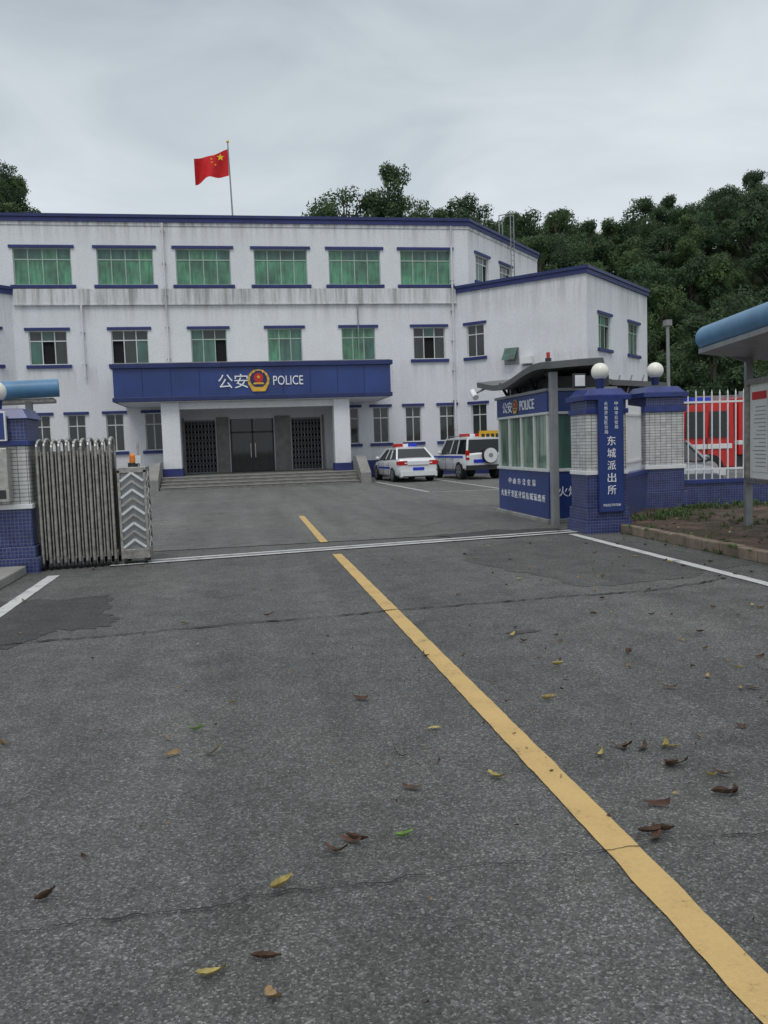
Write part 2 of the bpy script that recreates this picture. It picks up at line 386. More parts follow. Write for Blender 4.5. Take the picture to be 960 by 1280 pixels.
for i,(a,c) in enumerate([(-9.46,-7.75),(-5.75,-4.04),(-2.05,-.35),(1.62,3.30),(5.27,6.95),(8.9,10.55)]):
    ops.append((a,c,5.85,7.45));st.append(['d2','d2','t2','g2','g2','d2'][i])
for a in(-9.55,-7.95,-6.2,-4.4,5.15,6.7,8.37,10.15):
    ops.append((a,a+.82,1.7,3.5));st.append('b2')
doors=[(-2.57,-1.1,.5,3.1),(-.4,1.72,.5,3.1),(2.6,4.05,.5,3.1)]
wall(wb,xl,xr,0,8.78,ops+doors,M_wall)
for o,s in zip(ops,st): window(wn,tr,*o,s)
ops=[]
for a in(-9.93,-6.2,-2.58,1.12,4.76,8.35): ops.append((a,a+2.58,9.55,11.25))
wall(wb,-10.75,11.85,8.78,12.5,ops,M_wall)
for o in ops: window(wn,tr,*o,'g4')
setM(frame((11.85,Yf),(18.2-11.85,49.3-42)))
ops=[(.9,2.5,9.9,11.25),(4.0,5.6,9.9,11.25)]
wall(wb,0,9.68,8.78,12.5,ops,M_wall)
for o in ops: window(wn,tr,*o,'d2')
setM(frame((-17.1,49.3),(6.35,-7.3)));wall(wb,0,9.68,8.78,12.5,[],M_wall)
A0=(11.19,42.);A1=(15.95,36.9);A2=(22.1,43.1)
setM(frame(A0,(A1[0]-A0[0],A1[1]-A0[1])));LA=math.hypot(A1[0]-A0[0],A1[1]-A0[1])
ops=[(.55,1.55,5.85,7.45),(.7,1.6,1.7,3.5),(3.3,4.7,1.7,3.3)]
wall(wb,0,LA,0,9.2,ops,M_wall)
for o in ops: window(wn,tr,*o,'d1')
setM(frame(A1,(A2[0]-A1[0],A2[1]-A1[1])));LB=math.hypot(A2[0]-A1[0],A2[1]-A1[1])
ops=[(1.5,3.1,5.85,7.45),(5.7,7.3,5.85,7.45),(1.5,3.1,1.7,3.5),(5.7,7.3,1.7,3.5)]
wall(wb,0,LB,0,9.2,ops,M_wall)
for o in ops: window(wn,tr,*o,'t2')
C0=(-10.1,42.);C1=(-14.86,36.9);C2=(-21,43.1)
setM(frame(C1,(C0[0]-C1[0],C0[1]-C1[1])))
ops=[(LA-1.75,LA-.75,5.85,7.45),(LA-1.75,LA-.75,1.7,3.5),(1.5,3.1,5.85,7.45)]
wall(wb,0,LA,0,9.2,ops,M_wall)
for o in ops: window(wn,tr,*o,'d1')
setM(frame(C2,(C1[0]-C2[0],C1[1]-C2[1])));wall(wb,0,LB,0,9.2,[],M_wall)
setM(None)
wb.quad([(22.1,43.1,0),(22.1,60,0),(22.1,60,9.2),(22.1,43.1,9.2)],M_wall)
wb.quad([(22.1,60,0),(-21,60,0),(-21,60,9.2),(22.1,60,9.2)],M_wall)
wb.quad([(-21,60,0),(-21,43.1,0),(-21,43.1,9.2),(-21,60,9.2)],M_wall)
wb.quad([(18.2,49.3,9),(18.2,60.01,9),(18.2,60.01,12.5),(18.2,49.3,12.5)],M_wall)
wb.quad([(-17.1,49.3,9),(-17.1,60.01,9),(-17.1,60.01,12.5),(-17.1,49.3,12.5)],M_wall)
wb.quad([(18.2,60.01,9),(-17.1,60.01,9),(-17.1,60.01,12.5),(18.2,60.01,12.5)],M_wall)
wb.done("walls",bld);wn.done("windows",bld);tr.done("window_sills_and_lintels",bld)
b=B()
b.quad([(-10.75,42.02,12.3),(11.85,42.02,12.3),(18.2,49.3,12.3),(18.2,60,12.3),(-17.1,60,12.3),(-17.1,49.3,12.3)],M_conc)
b.quad([(11.19,42.02,8.9),(15.95,36.92,8.9),(22.1,43.1,8.9),(22.1,60,8.9),(17,60,8.9)],M_conc)
b.quad([(-10.1,42.02,8.9),(-15,60,8.9),(-21,60,8.9),(-21,43.1,8.9),(-14.86,36.92,8.9)],M_conc)
b.done("roof_slabs",bld)
b=B()
top=[(-17.1,60),(-17.1,49.3),(-10.75,42),(11.85,42),(18.2,49.3),(18.2,60)]
b.band(top,12.46,12.66,.25,.10,M_blue);b.band(top,12.66,12.80,.28,.16,M_navy)
b.band([(11.19,42),A1,A2,(22.1,60)],9.12,9.32,.25,.10,M_blue);b.band([(11.19,42),A1,A2,(22.1,60)],9.32,9.46,.28,.16,M_navy)
b.band([(-21,60),C2,C1,C0],9.12,9.32,.25,.10,M_blue);b.band([(-21,60),C2,C1,C0],9.32,9.46,.28,.16,M_navy)
b.done("parapet_caps",bld)
b=B()
b.band([(-10.0,42),(11.15,42)],8.66,9.36,.05,.09,M_wall2)
b.band([(-10.0,42),(11.15,42)],8.60,8.66,.05,.13,M_wall2)
b.band([(-17.1,60),(-17.1,49.3),(-10.75,42),(11.85,42),(18.2,49.3)],12.3,12.46,.05,.04,M_wall2)
b.done("string_courses",bld)
b=B();b.band([C1,C0,(-5.0,42)],0,.85,.02,.05,M_blue);b.band([(5.3,42),A0,A1,A2],0,.85,.02,.05,M_blue);b.done("plinth",bld)
b=B()
for x,z0,z1 in((-3.12,5.4,12.4),(10.95,.1,12.4),(-7.0,5.2,8.6)):
    b.cyl((x,41.84,z0),(x,41.84,z1),.05,M_wall2,n=10)
    z=z0+.6
    while z<z1: b.box(x-.08,x+.08,41.82,41.99,z,z+.05,M_greym);z+=1.5
b.cyl((6.1,41.9,8.6),(6.1,41.9,5.4),.03,M_greym,n=8)
b.done("downpipes",bld)
b=B()
for a,c,z0,z1 in doors:
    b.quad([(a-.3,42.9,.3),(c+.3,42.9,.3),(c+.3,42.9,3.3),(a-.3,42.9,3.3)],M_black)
    b.quad([(a,42.2,.5),(c,42.2,.5),(c,42.9,.5),(a,42.9,.5)],M_stone)
b.done("lobby_interior",bld)
b=B()
for a,c in((-2.57,-1.1),(2.6,4.05)):
    n=9
    b.box(a,c,42.04,42.1,3.02,3.1,M_greym);b.box(a,c,42.04,42.1,.5,.56,M_greym)
    for i in range(n+1):
        x=a+(c-a)*i/n;b.box(x-.013,x+.013,42.05,42.09,.5,3.1,M_greym)
    for i in range(n):
        xa=a+(c-a)*i/n;xb=a+(c-a)*(i+1)/n
        for k in range(9):
            z=.55+k*.28
            b.bar((xa,42.05,z),(xb,42.05,z+.28),.012,.012,M_greym);b.bar((xb,42.045,z),(xa,42.045,z+.28),.012,.012,M_greym)
for x in(-.4,.64,1.64): b.box(x,x+.08,42.08,42.14,.5,3.1,M_dkm)
b.box(-.4,1.72,42.08,42.14,2.4,2.48,M_dkm)
b.quad([(-.4,42.12,.5),(1.72,42.12,.5),(1.72,42.12,3.1),(-.4,42.12,3.1)],P_dark)
for x in(.56,.78): b.box(x,x+.03,42.02,42.06,1.2,1.9,M_steel)
for x0,x1 in((-2.72,-2.57),(-1.1,-.4),(1.72,2.6),(4.05,4.2)):
    b.box(x0+.05,x1-.05 if x1-x0>.3 else x1,41.93,41.998,.5,3.2,M_stone)
b.done("entrance_doors",bld)
b=B()
b.box(-5.2,6.9,37.78,41.99,3.9,5.25,M_canopy)
b.box(-5.3,7.0,37.66,41.99,5.22,5.42,M_navy)
b.box(-5.26,6.96,37.70,41.99,3.80,3.98,M_navy)
b.box(-5.2,6.9,37.80,41.99,5.42,5.46,M_conc)
for i in range(1,10):
    x=-5.2+i*1.21;b.box(x-.012,x+.012,37.765,37.79,3.98,5.22,M_navy)
b.box(-5.05,6.75,37.85,41.98,3.76,3.80,M_wall)
b.box(-3.1,4.8,38.3,38.6,3.45,3.755,M_wall)
b.done("canopy",bld,bevel=.015)
b=B()
for x0,x1 in((-3.3,-2.52),(4.3,5.02)):
    b.box(x0,x1,38.1,38.8,.5,3.755,M_wall);b.box(x0-.05,x1+.05,38.05,38.85,.5,.85,M_blue)
b.box(-3.25,-3.05,38.8,41.99,.5,3.7,M_wall);b.box(4.75,4.95,38.8,41.99,.5,3.7,M_wall)
b.done("portico_columns",bld,bevel=.01)
b=B()
b.box(-3.35,5.1,37.0,41.99,0,.5,M_step)
for i in range(3): b.box(-3.3,5.05,35.8+.4*i,37.0,0,.125*(i+1),M_step)
for i in range(4): b.box(-3.32,5.07,35.775+.4*i-.0,35.80+.4*i,.125*(i+1)-.03,.125*(i+1)+.002,M_stone)
b.done("entrance_steps",bld,bevel=.01)
b=B()
for x0,x1 in((5.1,5.55),(-3.8,-3.35)):
    vs=[(x0,35.7,0),(x1,35.7,0),(x1,38.2,0),(x0,38.2,0),(x0,35.7,.45),(x1,35.7,.45),(x1,37.2,1.15),(x0,37.2,1.15),(x1,38.2,1.15),(x0,38.2,1.15)]
    b.add(vs,[(0,1,5,4),(4,5,6,7),(7,6,8,9),(1,2,8,6,5),(3,0,4,7,9),(2,3,9,8)],M_stone)
vs=[(-5.2,36.5,0),(-3.8,36.5,0),(-3.8,41.9,0),(-5.2,41.9,0),(-5.2,36.5,.55),(-3.8,36.5,.55),(-3.8,41.9,.55),(-5.2,41.9,.55)]
b.add(vs,[(0,1,5,4),(4,5,6,7),(3,0,4,7)],M_stone)
b.done("stair_cheek_walls",bld,bevel=.015)
text("canopy_lettering_police_chinese","\u516c\u5b89",(-.12,37.775,4.60),(1,0,0),(0,0,1),1.3,.62,M_lettr,bld,.04)
text("canopy_lettering_police_english","POLICE",(2.28,37.775,4.60),(1,0,0),(0,0,1),1.32,.40,M_lettr,bld,.04)
def emblem(b,cx,cy,cz,r,u=(1,0,0)):
    u=Vector(u);w=Vector((0,0,1));n=u.cross(w)
    C=Vector((cx,cy,cz))
    def poly(pts,d,m):
        P=[C+u*p[0]*r+w*p[1]*r+n*d for p in pts];Q=[p-n*.03*r for p in P];k=len(P)
        b.add(P+Q,[tuple(range(k))]+[(i,k+i,k+(i+1)%k,(i+1)%k) for i in range(k)],m)
    def ring(rr,s=1,y0=0): return [(rr*math.cos(2*math.pi*i/28),y0+rr*s*math.sin(2*math.pi*i/28)) for i in range(28)]
    poly(ring(.95),.03*r,M_gold)
    poly([(.74*math.cos(a),.1+.74*math.sin(a)) for a in [2*math.pi*i/28 for i in range(28)]],.06*r,M_navy)
    poly(ring(.42,1,.22),.09*r,M_red)
    st=[]
    for i in range(10):
        rr=.2 if i%2==0 else .09;a=math.pi/2+i*math.pi/5;st.append((rr*math.cos(a),.28+rr*math.sin(a)))
    poly(st,.12*r,M_gold)
    poly([(-.5,-.35),(.5,-.35),(.4,-.2),(-.4,-.2)],.1*r,M_gold)
    poly([(-.55,-.98),(.55,-.98),(.75,-.6),(-.75,-.6)],.13*r,M_gold)
    for sg in(-1,1):
        for k in range(5):
            a=math.radians(-50+k*28);px=sg*.86*math.cos(a);py=.86*math.sin(a)
            poly([(px-.12,py),(px,py-.16),(px+.12,py),(px,py+.16)],.11*r,M_gold)
b=B();emblem(b,.98,37.77,4.62,.50);b.done("police_badge",bld)
b=B()
d=Vector((6.35,7.3,0)).normalized();off=Vector((.22,-.19,0))
for k in(0,.45):
    p=Vector((15.0,45.45,0))+d*k+off;b.cyl((p.x,p.y,9.2),(p.x,p.y,14.0),.03,M_greym,n=8)
for i in range(16):
    p=Vector((15.0,45.45,9.4+i*.3))+off;q=p+d*.45;b.cyl(p,q,.015,M_greym,n=6)
p=Vector((15.0,45.45,14.0))+off
for q0 in(p,p+d*.45):
    q1=q0+Vector((-.5,.45,0));b.cyl(q0,q1,.03,M_greym,n=8);b.cyl(q1,q1-Vector((0,0,1.6)),.03,M_greym,n=8)
b.done("roof_ladder",bld)
b=B()
AM=frame(A0,(A1[0]-A0[0],A1[1]-A0[1]));b.M=AM
b.box(3.7,4.25,-.32,-.05,5.25,5.62,M_white);b.box(3.68,4.27,-.1,-.0,5.18,5.24,M_greym)
b.box(2.7,3.5,-.06,-.0,5.3,6.1,M_greym);b.quad([(2.75,-.07,6.1),(3.45,-.07,6.1),(3.45,-.45,5.5),(2.75,-.45,5.5)],P_teal)
b.done("wall_vent_and_unit",bld,bevel=.02)
b=B();b.cyl((11.0,46,12.3),(11.0,46,14.1),.03,M_greym,n=6)
for z in(13.3,13.6,13.9): b.cyl((10.7,46,z),(11.3,46,z),.015,M_greym,n=5)
b.done("roof_antenna",bld)
fl=empty("national_flag")
b=B();b.cyl((.22,42.5,12.3),(.13,42.5,16.4),.045,M_greym,r1=.03,n=10);b.sphere((.13,42.5,16.45),.07,M_gold,10,8);b.done("flagpole",fl)
b=B();nx,nz=28,16;vs=[];fs=[]
for i in range(nx+1):
    s=i/nx
    for k in range(nz+1):
        t=k/nz
        x=.12-1.62*s;zt=16.12-.66*s**1.2-.10*math.sin(s*5);zb=14.92-.46*s-.08*math.sin(s*6+1)
        vs.append((x,42.5+.18*math.sin(s*9+t*1.5)*(.3+s),zb+(zt-zb)*t+.03*math.sin(s*12)))
for i in range(nx):
    for k in range(nz): fs.append((i*(nz+1)+k,(i+1)*(nz+1)+k,(i+1)*(nz+1)+k+1,i*(nz+1)+k+1))
b.add(vs,fs,M_flag,True)
def fstar(cx,cz,r):
    for dy in(-.24,.24):
        P=[]
        for i in range(10):
            rr=r if i%2==0 else r*.42;a=math.pi/2+i*math.pi/5;P.append((cx+rr*math.cos(a),42.5+dy*.6,cz+rr*math.sin(a)))
        b.quad(P,M_star)
fstar(-.25,15.66,.18)
for q in((-.58,15.75),(-.68,15.58),(-.66,15.42),(-.5,15.3)): fstar(*q,.055)
b.done("flag_cloth",fl)

# ------------------------------------------------------------------ guard booth
bo=empty("guard_booth")
b=B();X0,X1,Y0,Y1=5.76,7.15,15.2,18.3
b.box(X0-.06,X1,Y0-.06,Y1+.06,0,.08,M_conc)
b.box(X0,X1,Y0,Y1,.08,.98,M_canopy)
b.box(X0-.03,X1,Y0-.03,Y1+.03,.98,1.04,M_wframe)
b.box(X0-.01,X1,Y0-.01,Y1+.01,2.12,2.5,M_canopy)
b.box(X0-.05,X1,Y0-.05,Y1+.05,2.5,2.56,M_greym)
b.box(X0-.02,X1,Y0-.02,Y1+.02,2.07,2.12,M_wframe)
for k in range(5):
    y=Y0+(Y1-Y0)*k/4;y=min(max(y,Y0+.05),Y1-.05);b.box(X0,X0+.07,y-.04,y+.04,1.04,2.07,M_wframe)
for x in(X0+.12,X0+.7,X1-.07): b.box(x,x+.06,Y0,Y0+.06,1.04,2.07,M_wframe)
b.quad([(X0+.04,Y1,1.04),(X0+.04,Y0,1.04),(X0+.04,Y0,2.07),(X0+.04,Y1,2.07)],P_booth)
b.quad([(X0,Y0+.035,1.04),(X1,Y0+.035,1.04),(X1,Y0+.035,2.07),(X0,Y0+.035,2.07)],P_teal)
b.box(X0+.08,X1,Y1-.05,Y1,1.04,2.07,M_white);b.box(X1-.05,X1,Y0+.1,Y1-.06,1.04,2.07,M_white)
b.done("cabin",bo,bevel=.008)
L_=(0,-1,0);Z_=(0,0,1)
text("booth_lettering_top","\u516c\u5b89",(X0-.012,17.55,2.31),L_,Z_,.62,.24,M_lettr,bo)
text("booth_lettering_top_english","POLICE",(X0-.012,16.3,2.31),L_,Z_,.85,.2,M_lettr,bo)
b=B();emblem(b,X0-.015,17.0,2.31,.15,(0,-1,0));b.done("booth_badge",bo)
def spaced(name,s,yc,z,step,w,h):
    n=len(s)
    for i,ch in enumerate(s): text(name,ch,(X0-.002,yc+((n-1)/2-i)*step,z),L_,Z_,w,h,M_lettr,bo,.006)
spaced("booth_lettering_character","\u4e2d\u5c71\u5e02\u516c\u5b89\u5c40",16.75,.74,.30,.17,.13)
spaced("booth_lettering_character","\u706b\u70ac\u5f00\u53d1\u533a\u5206\u5c40\u4e1c\u57ce\u6d3e\u51fa\u6240",16.75,.46,.235,.17,.14)
text("booth_lettering_front","\u706b\u70ac",(6.15,Y0-.002,.6),(1,0,0),Z_,.4,.2,M_lettr,bo)
b=B();nx,ny=12,20;vs=[];fs=[]
def rz(x,y): return 2.88+.11*math.sin((y-14.3)*1.35+.6)+.10*math.sin((x-5.2)/4*math.pi)
for i in range(nx+1):
    x=5.5+i*.32;yf=min(17.3,14.35+max(0,x-6.5)*2.1)
    for k in range(ny+1):
        y=yf+(19.0-yf)*k/ny;vs.append((x,y,rz(x,y)))
n0=len(vs)
vs+=[(p[0],p[1],p[2]-.12) for p in vs]
for i in range(nx):
    for k in range(ny):
        a=i*(ny+1)+k;q=(a,a+ny+1,a+ny+2,a+1);fs.append(q);fs.append(tuple(n0+j for j in q[::-1]))
ed=[i*(ny+1) for i in range(nx+1)];ed2=[i*(ny+1)+ny for i in range(nx+1)]
for e in(ed,ed2,list(range(ny+1)),list(range(nx*(ny+1),nx*(ny+1)+ny+1))):
    for j in range(len(e)-1): fs.append((e[j],e[j+1],n0+e[j+1],n0+e[j]))
b.add(vs,fs,M_roofm,False);b.done("curved_roof",bo)
b=B()
b.box(5.62,5.75,14.62,14.75,0,2.82,M_greym)
for y in(15.4,16.4,17.4,18.2):
    b.bar((6.0,y,2.55),(5.7,y-.3,2.85),.05,.05,M_dkm);b.bar((6.0,y,2.55),(6.0,y,2.9),.05,.05,M_dkm)
b.box(6.0,7.1,15.4,18.1,2.56,2.8,M_dkm)
b.box(7.15,9.2,17.45,17.6,2.55,2.78,M_dkm)
for k in range(7): b.bar((7.3+k*.28,17.4,2.5),(7.44+k*.28,17.4,2.95),.03,.03,M_greym)
b.box(7.15,9.2,17.38,17.44,2.47,2.52,M_greym)
b.cyl((5.95,15.6,2.9),(5.95,15.6,3.2),.02,M_dkm,n=8);b.cyl((5.95,15.6,3.1),(5.95,15.6,3.16),.06,M_dkm,n=12);b.cyl((5.95,15.6,3.16),(5.95,15.6,3.27),.035,M_tail,n=12)
b.box(5.76,5.98,13.9,13.98,2.47,2.72,M_dkm);b.box(5.78,5.96,13.885,13.902,2.50,2.69,M_white)
b.box(9.1,9.2,18.4,18.5,0.0,2.85,M_greym)
b.done("roof_posts_and_lamps",bo,bevel=.006)
b=B();b.cyl((5.35,18.6,2.6),(5.35,18.85,2.75),.07,M_white,n=14);b.bar((5.35,18.7,2.68),(5.7,18.7,2.85),.04,.04,M_greym);b.done("security_camera",bo)

# ------------------------------------------------------------------ gate pillars
def globe(b,x,y,z,r=.15):
    b.cyl((x,y,z-r-.13),(x,y,z-r+.03),.07,M_navy,r1=.09,n=16);b.sphere((x,y,z),r,M_globe)
gp=empty("gate_pillar")
b=B();x0,x1,y0,y1=5.72,6.42,13.28,13.98
b.box(x0-.06,x1+.06,y0-.06,y1+.06,-.02,.22,M_btile);b.box(x0-.03,x1+.03,y0-.03,y1+.03,.22,.42,M_btile)
b.box(x0,x1,y0,y1,.42,.98,M_btile);b.box(x0-.02,x1+.02,y0-.02,y1+.02,.98,1.05,M_white)
b.box(x0,x1,y0,y1,1.05,2.0,M_wtile);b.box(x0-.03,x1+.03,y0-.03,y1+.03,2.0,2.08,M_cap)
b.box(x0+.0,x1-.0,y0+.0,y1-.0,2.08,2.22,M_btile);b.box(x0-.06,x1+.06,y0-.06,y1+.06,2.22,2.31,M_cap)
b.frustum(x0-.02,x1+.02,y0-.02,y1+.02,2.31,2.42,.08,M_cap)
b.done("pillar_body",gp,bevel=.008)
b=B();globe(b,6.12,13.63,2.72);b.done("globe_lamp",gp)
b=B();b.box(5.90,6.32,13.19,13.25,.36,2.22,M_canopy);b.box(5.885,6.335,13.2,13.24,.345,2.235,M_navy);b.box(5.95,6.27,13.24,13.29,.5,2.1,M_greym);b.done("vertical_sign_board",gp,bevel=.004)
S=13.188
for i,ch in enumerate("\u4e1c\u57ce\u6d3e\u51fa\u6240"):
    text("sign_character",ch,(6.11,S,1.545-i*.205),(1,0,0),Z_,.15,.155,M_lettr,gp,.006)
for i,ch in enumerate("\u4e2d\u5c71\u5e02\u516c\u5b89\u5c40"):
    text("sign_character_small",ch,(6.20,S,2.16-i*.078),(1,0,0),Z_,.06,.062,M_lettr,gp,.004)
for i,ch in enumerate("\u706b\u70ac\u5f00\u53d1\u533a\u5206\u5c40"):
    text("sign_character_small",ch,(6.02,S,2.16-i*.078),(1,0,0),Z_,.06,.062,M_lettr,gp,.004)
text("sign_caption","POLICE STATION",(6.11,S,.47),(1,0,0),Z_,.30,.04,M_lettr,gp,.004)
gp2=empty("gate_pillar")
b=B();x0,x1,y0,y1=8.16,9.0,16.0,16.8
b.box(x0-.06,x1+.06,y0-.06,y1+.06,.0,.45,M_btile);b.box(x0,x1,y0,y1,.45,.92,M_btile)
b.box(x0-.03,x1+.03,y0-.03,y1+.03,.92,1.0,M_white)
b.box(x0,x1,y0,y1,1.0,2.08,M_wtile);b.box(x0-.04,x1+.04,y0-.04,y1+.04,2.08,2.2,M_cap)
b.box(x0,x1,y0,y1,2.2,2.38,M_btile);b.box(x0-.07,x1+.07,y0-.07,y1+.07,2.38,2.48,M_cap);b.frustum(x0-.02,x1+.02,y0-.02,y1+.02,2.48,2.6,.1,M_cap)
b.done("pillar_body",gp2,bevel=.008)
b=B();globe(b,8.58,16.4,2.95,.17);b.done("globe_lamp",gp2)
gw=empty("gate_wing_wall")
b=B();b.M=frame((6.42,13.9),(1.74,2.3));L=2.88
b.box(0,L,-.12,.12,0,.85,M_btile);b.box(-.0,L,-.16,.16,.85,.93,M_cap)
for k in range(int(L/.13)):
    u=.06+k*.13
    b.cyl((u,0,.93),(u,0,2.2),.018,M_white,n=8)
b.box(0,L,-.02,.02,1.1,1.14,M_white);b.box(0,L,-.02,.02,2.0,2.04,M_white)
b.done("wall_and_bars",gw)
fe=empty("boundary_fence")
b=B();b.M=frame((9.0,16.35),(6,-.7));L=9
b.box(0,L,-.12,.12,.1,.58,M_btile);b.box(0,L,-.16,.16,.58,.66,M_cap)
for k in range(int(L/.17)):
    u=.1+k*.17;b.box(u-.012,u+.012,-.012,.012,.66,2.45,M_white);b.cyl((u,0,2.45),(u,0,2.53),.018,M_white,r1=.001,n=6)
for z in(.85,2.25): b.box(0,L,-.02,.02,z,z+.04,M_white)
b.done("wall_and_bars",fe)
gl=empty("gate_pillar")
b=B();x0,x1,y0,y1=-3.65,-2.87,12.25,13.0
b.box(x0-.07,x1+.07,y0-.07,y1+.07,-.02,.2,M_btile);b.box(x0-.03,x1+.03,y0-.03,y1+.03,.2,.36,M_btile)
b.box(x0,x1,y0,y1,.36,.88,M_btile);b.box(x0-.02,x1+.02,y0-.02,y1+.02,.88,.95,M_white)
b.box(x0,x1,y0,y1,.95,1.75,M_wtile);b.box(x0-.03,x1+.03,y0-.03,y1+.03,1.75,1.83,M_cap)
b.box(x0,x1,y0,y1,1.83,2.12,M_btile);b.frustum(x0-.05,x1+.05,y0-.05,y1+.05,2.12,2.26,.08,M_cap)
b.done("pillar_body",gl,bevel=.008)
b=B();globe(b,-3.33,12.6,2.52);b.done("globe_lamp",gl)
b=B();b.box(-3.75,-3.12,12.12,12.2,1.84,2.2,M_canopy);b.box(-3.77,-3.10,12.125,12.19,1.82,2.22,M_white);b.box(-3.6,-3.2,12.19,12.25,1.9,2.1,M_greym);b.done("street_name_sign",gl,bevel=.004)
text("street_name_lettering","\u4e8c\u8def",(-3.30,12.118,2.1),(1,0,0),Z_,.26,.11,M_lettr,gl,.004)
text("street_number_lettering","9",(-3.3,12.118,1.93),(1,0,0),Z_,.06,.11,M_lettr,gl,.004)
b=B();b.box(-3.7,-3.08,12.0,12.24,1.0,1.72,M_steel);b.box(-3.5,-3.22,11.985,12.0,1.25,1.6,M_greym);b.box(-3.44,-3.28,11.975,11.985,1.42,1.5,M_dkm)
b.box(-3.66,-3.12,11.985,11.998,1.04,1.16,M_dkm);b.done("mail_box",gl,bevel=.01)

# ------------------------------------------------------------------ retractable gate
rg=empty("retractable_gate")
b=B();n=11
x_s,x_e=-2.78,-1.82
def gy(x): return 12.36+(x+2.78)*.154
for i in range(n):
    x=x_s+(x_e-x_s)*i/(n-1);y=gy(x);yb=y+.42;h=1.72+.012*math.sin(i*2.1)
    for yy in(y,yb):
        b.cyl((x,yy,.05),(x,yy,h),.024,M_steeld,n=10,caps=False)
    pts=[(x,y+.21-.21*math.cos(a),h+.10*math.sin(a)) for a in [math.pi*k/8 for k in range(9)]]
    for k in range(8): b.cyl(pts[k],pts[k+1],.024,M_steel,n=8,caps=False)
    b.cyl((x-.02,y,.05),(x+.02,y,.05),.05,M_tyre,n=12);b.cyl((x-.02,yb,.05),(x+.02,yb,.05),.05,M_tyre,n=12)
    b.box(x-.022,x+.022,y,yb,.22,.30,M_dkm);b.box(x-.015,x+.015,y+.1,y+.3,.3,1.6,M_dkm)
    if i<n-1:
        x2=x_s+(x_e-x_s)*(i+1)/(n-1);y2=gy(x2)
        for z in [.15+k*.30 for k in range(5)]:
            b.bar((x,y+.035,z),(x2,y2+.035,z+.30),.014,.006,M_dkm,(0,1,0));b.bar((x,y+.028,z+.30),(x2,y2+.028,z),.014,.006,M_dkm,(0,1,0))
        xm=(x+x2)/2;ym=gy(xm);b.cyl((xm,ym+.01,.14),(xm,ym+.01,1.66),.014,M_steeld,n=8);b.cyl((xm,ym+.41,.12),(xm,ym+.41,1.66),.014,M_steeld,n=8)
b.done("folding_lattice",rg)
b=B();xa,xb=-1.74,-1.34;ya=12.48
b.box(xa,xb,ya,ya+.5,.08,.22,M_steeld)
for x in(xa,xb-.04):
    for y in(ya,ya+.46): b.box(x,x+.04,y,y+.04,.22,1.36,M_steeld)
b.box(xa,xb,ya,ya+.5,1.32,1.40,M_steeld);b.box(xa+.03,xb-.03,ya+.03,ya+.47,.22,1.32,M_greym)
for k in range(9):
    z=.24+k*.12;m=M_steel if k%2 else M_wframe
    b.bar((xa+.04,ya-.004,z),((xa+xb)/2,ya-.004,z+.12),.035,.012,m,(0,1,0));b.bar(((xa+xb)/2,ya-.004,z+.12),(xb-.04,ya-.004,z),.035,.012,m,(0,1,0))
    b.bar((xb+.003,ya+.04,z),(xb+.003,ya+.25,z+.12),.035,.012,m,(1,0,0));b.bar((xb+.003,ya+.25,z+.12),(xb+.003,ya+.46,z),.035,.012,m,(1,0,0))
b.cyl((-1.54,ya+.25,1.40),(-1.54,ya+.25,1.46),.07,M_dkm,n=14);b.cyl((-1.54,ya+.25,1.46),(-1.54,ya+.25,1.55),.045,M_orange,n=14);b.sphere((-1.54,ya+.25,1.55),.045,M_orange,14,8)
b.cyl((-1.44,ya+.1,1.4),(-1.44,ya+.1,1.75),.014,M_steel,n=8)
b.box(-1.48,-1.40,ya+.05,ya+.12,1.45,1.56,M_wframe)
for x in(xa+.06,xb-.06):
    for y in(ya+.05,ya+.45): b.cyl((x-.02,y,.06),(x+.02,y,.06),.06,M_tyre,n=14)
b.done("drive_head",rg,bevel=.004)

# ------------------------------------------------------------------ notice boards with tube canopy
PVT=Vector((7.93,12.15,0))
nb=empty("notice_board",tuple(PVT),math.radians(-12))
b=B()
ya,yb=-3.95,0
for y in(ya,yb,(ya+yb)/2): b.box(-.05,.05,y-.05,y+.05,.12,2.8,M_greym)
b.box(-.09,.09,ya+.05,yb-.05,.82,.90,M_steeld);b.box(-.09,.09,ya+.05,yb-.05,2.34,2.42,M_steeld)
b.box(-.09,.09,yb-.13,yb-.052,.90,2.34,M_steeld)
b.box(-.03,.05,ya+.06,yb-.14,.9,2.34,M_paper)
for k in range(5):
    y1=yb-.22-k*.72;y0=y1-.6
    b.box(-.04,-.031,y0,y1,1.0,2.25,M_paper);b.box(-.044,-.0415,y0+.03,y1-.03,2.1,2.22,M_red)
    for j in range(16): b.box(-.043,-.0408,y0+.05,y1-.05-random.random()*.25,1.08+j*.06,1.095+j*.06,M_postr)
b.done("board",nb,bevel=.004)
b=B()
b.cyl((-.64,-5.2,3.06),(-.64,-.02,3.10),.19,M_tube,n=28)
for y in(-3.9,-2,-.05): b.bar((0,y,2.72),(-.60,y,2.95),.05,.08,M_greym)
vs=[(-.78,-5.2,2.86),(.82,-5.2,2.64),(.82,-.02,2.64),(-.78,-.02,2.86),(-.78,-5.2,2.93),(.82,-5.2,2.74),(.82,-.02,2.74),(-.78,-.02,2.93)]
b.add(vs,[(0,3,2,1),(4,5,6,7),(0,1,5,4),(1,2,6,5),(2,3,7,6),(3,0,4,7)],M_greym)
b.cyl((.82,-5.2,2.70),(.82,-.02,2.70),.07,M_tube,n=16)
b.done("tube_canopy",nb)
nb2=empty("notice_board")
b=B();b.cyl((-5.6,14.1,2.58),(-2.85,14.5,2.70),.145,M_tube,n=28)
b.bar((-5.5,14.6,2.45),(-3.0,14.9,2.52),.6,.06,M_steeld)
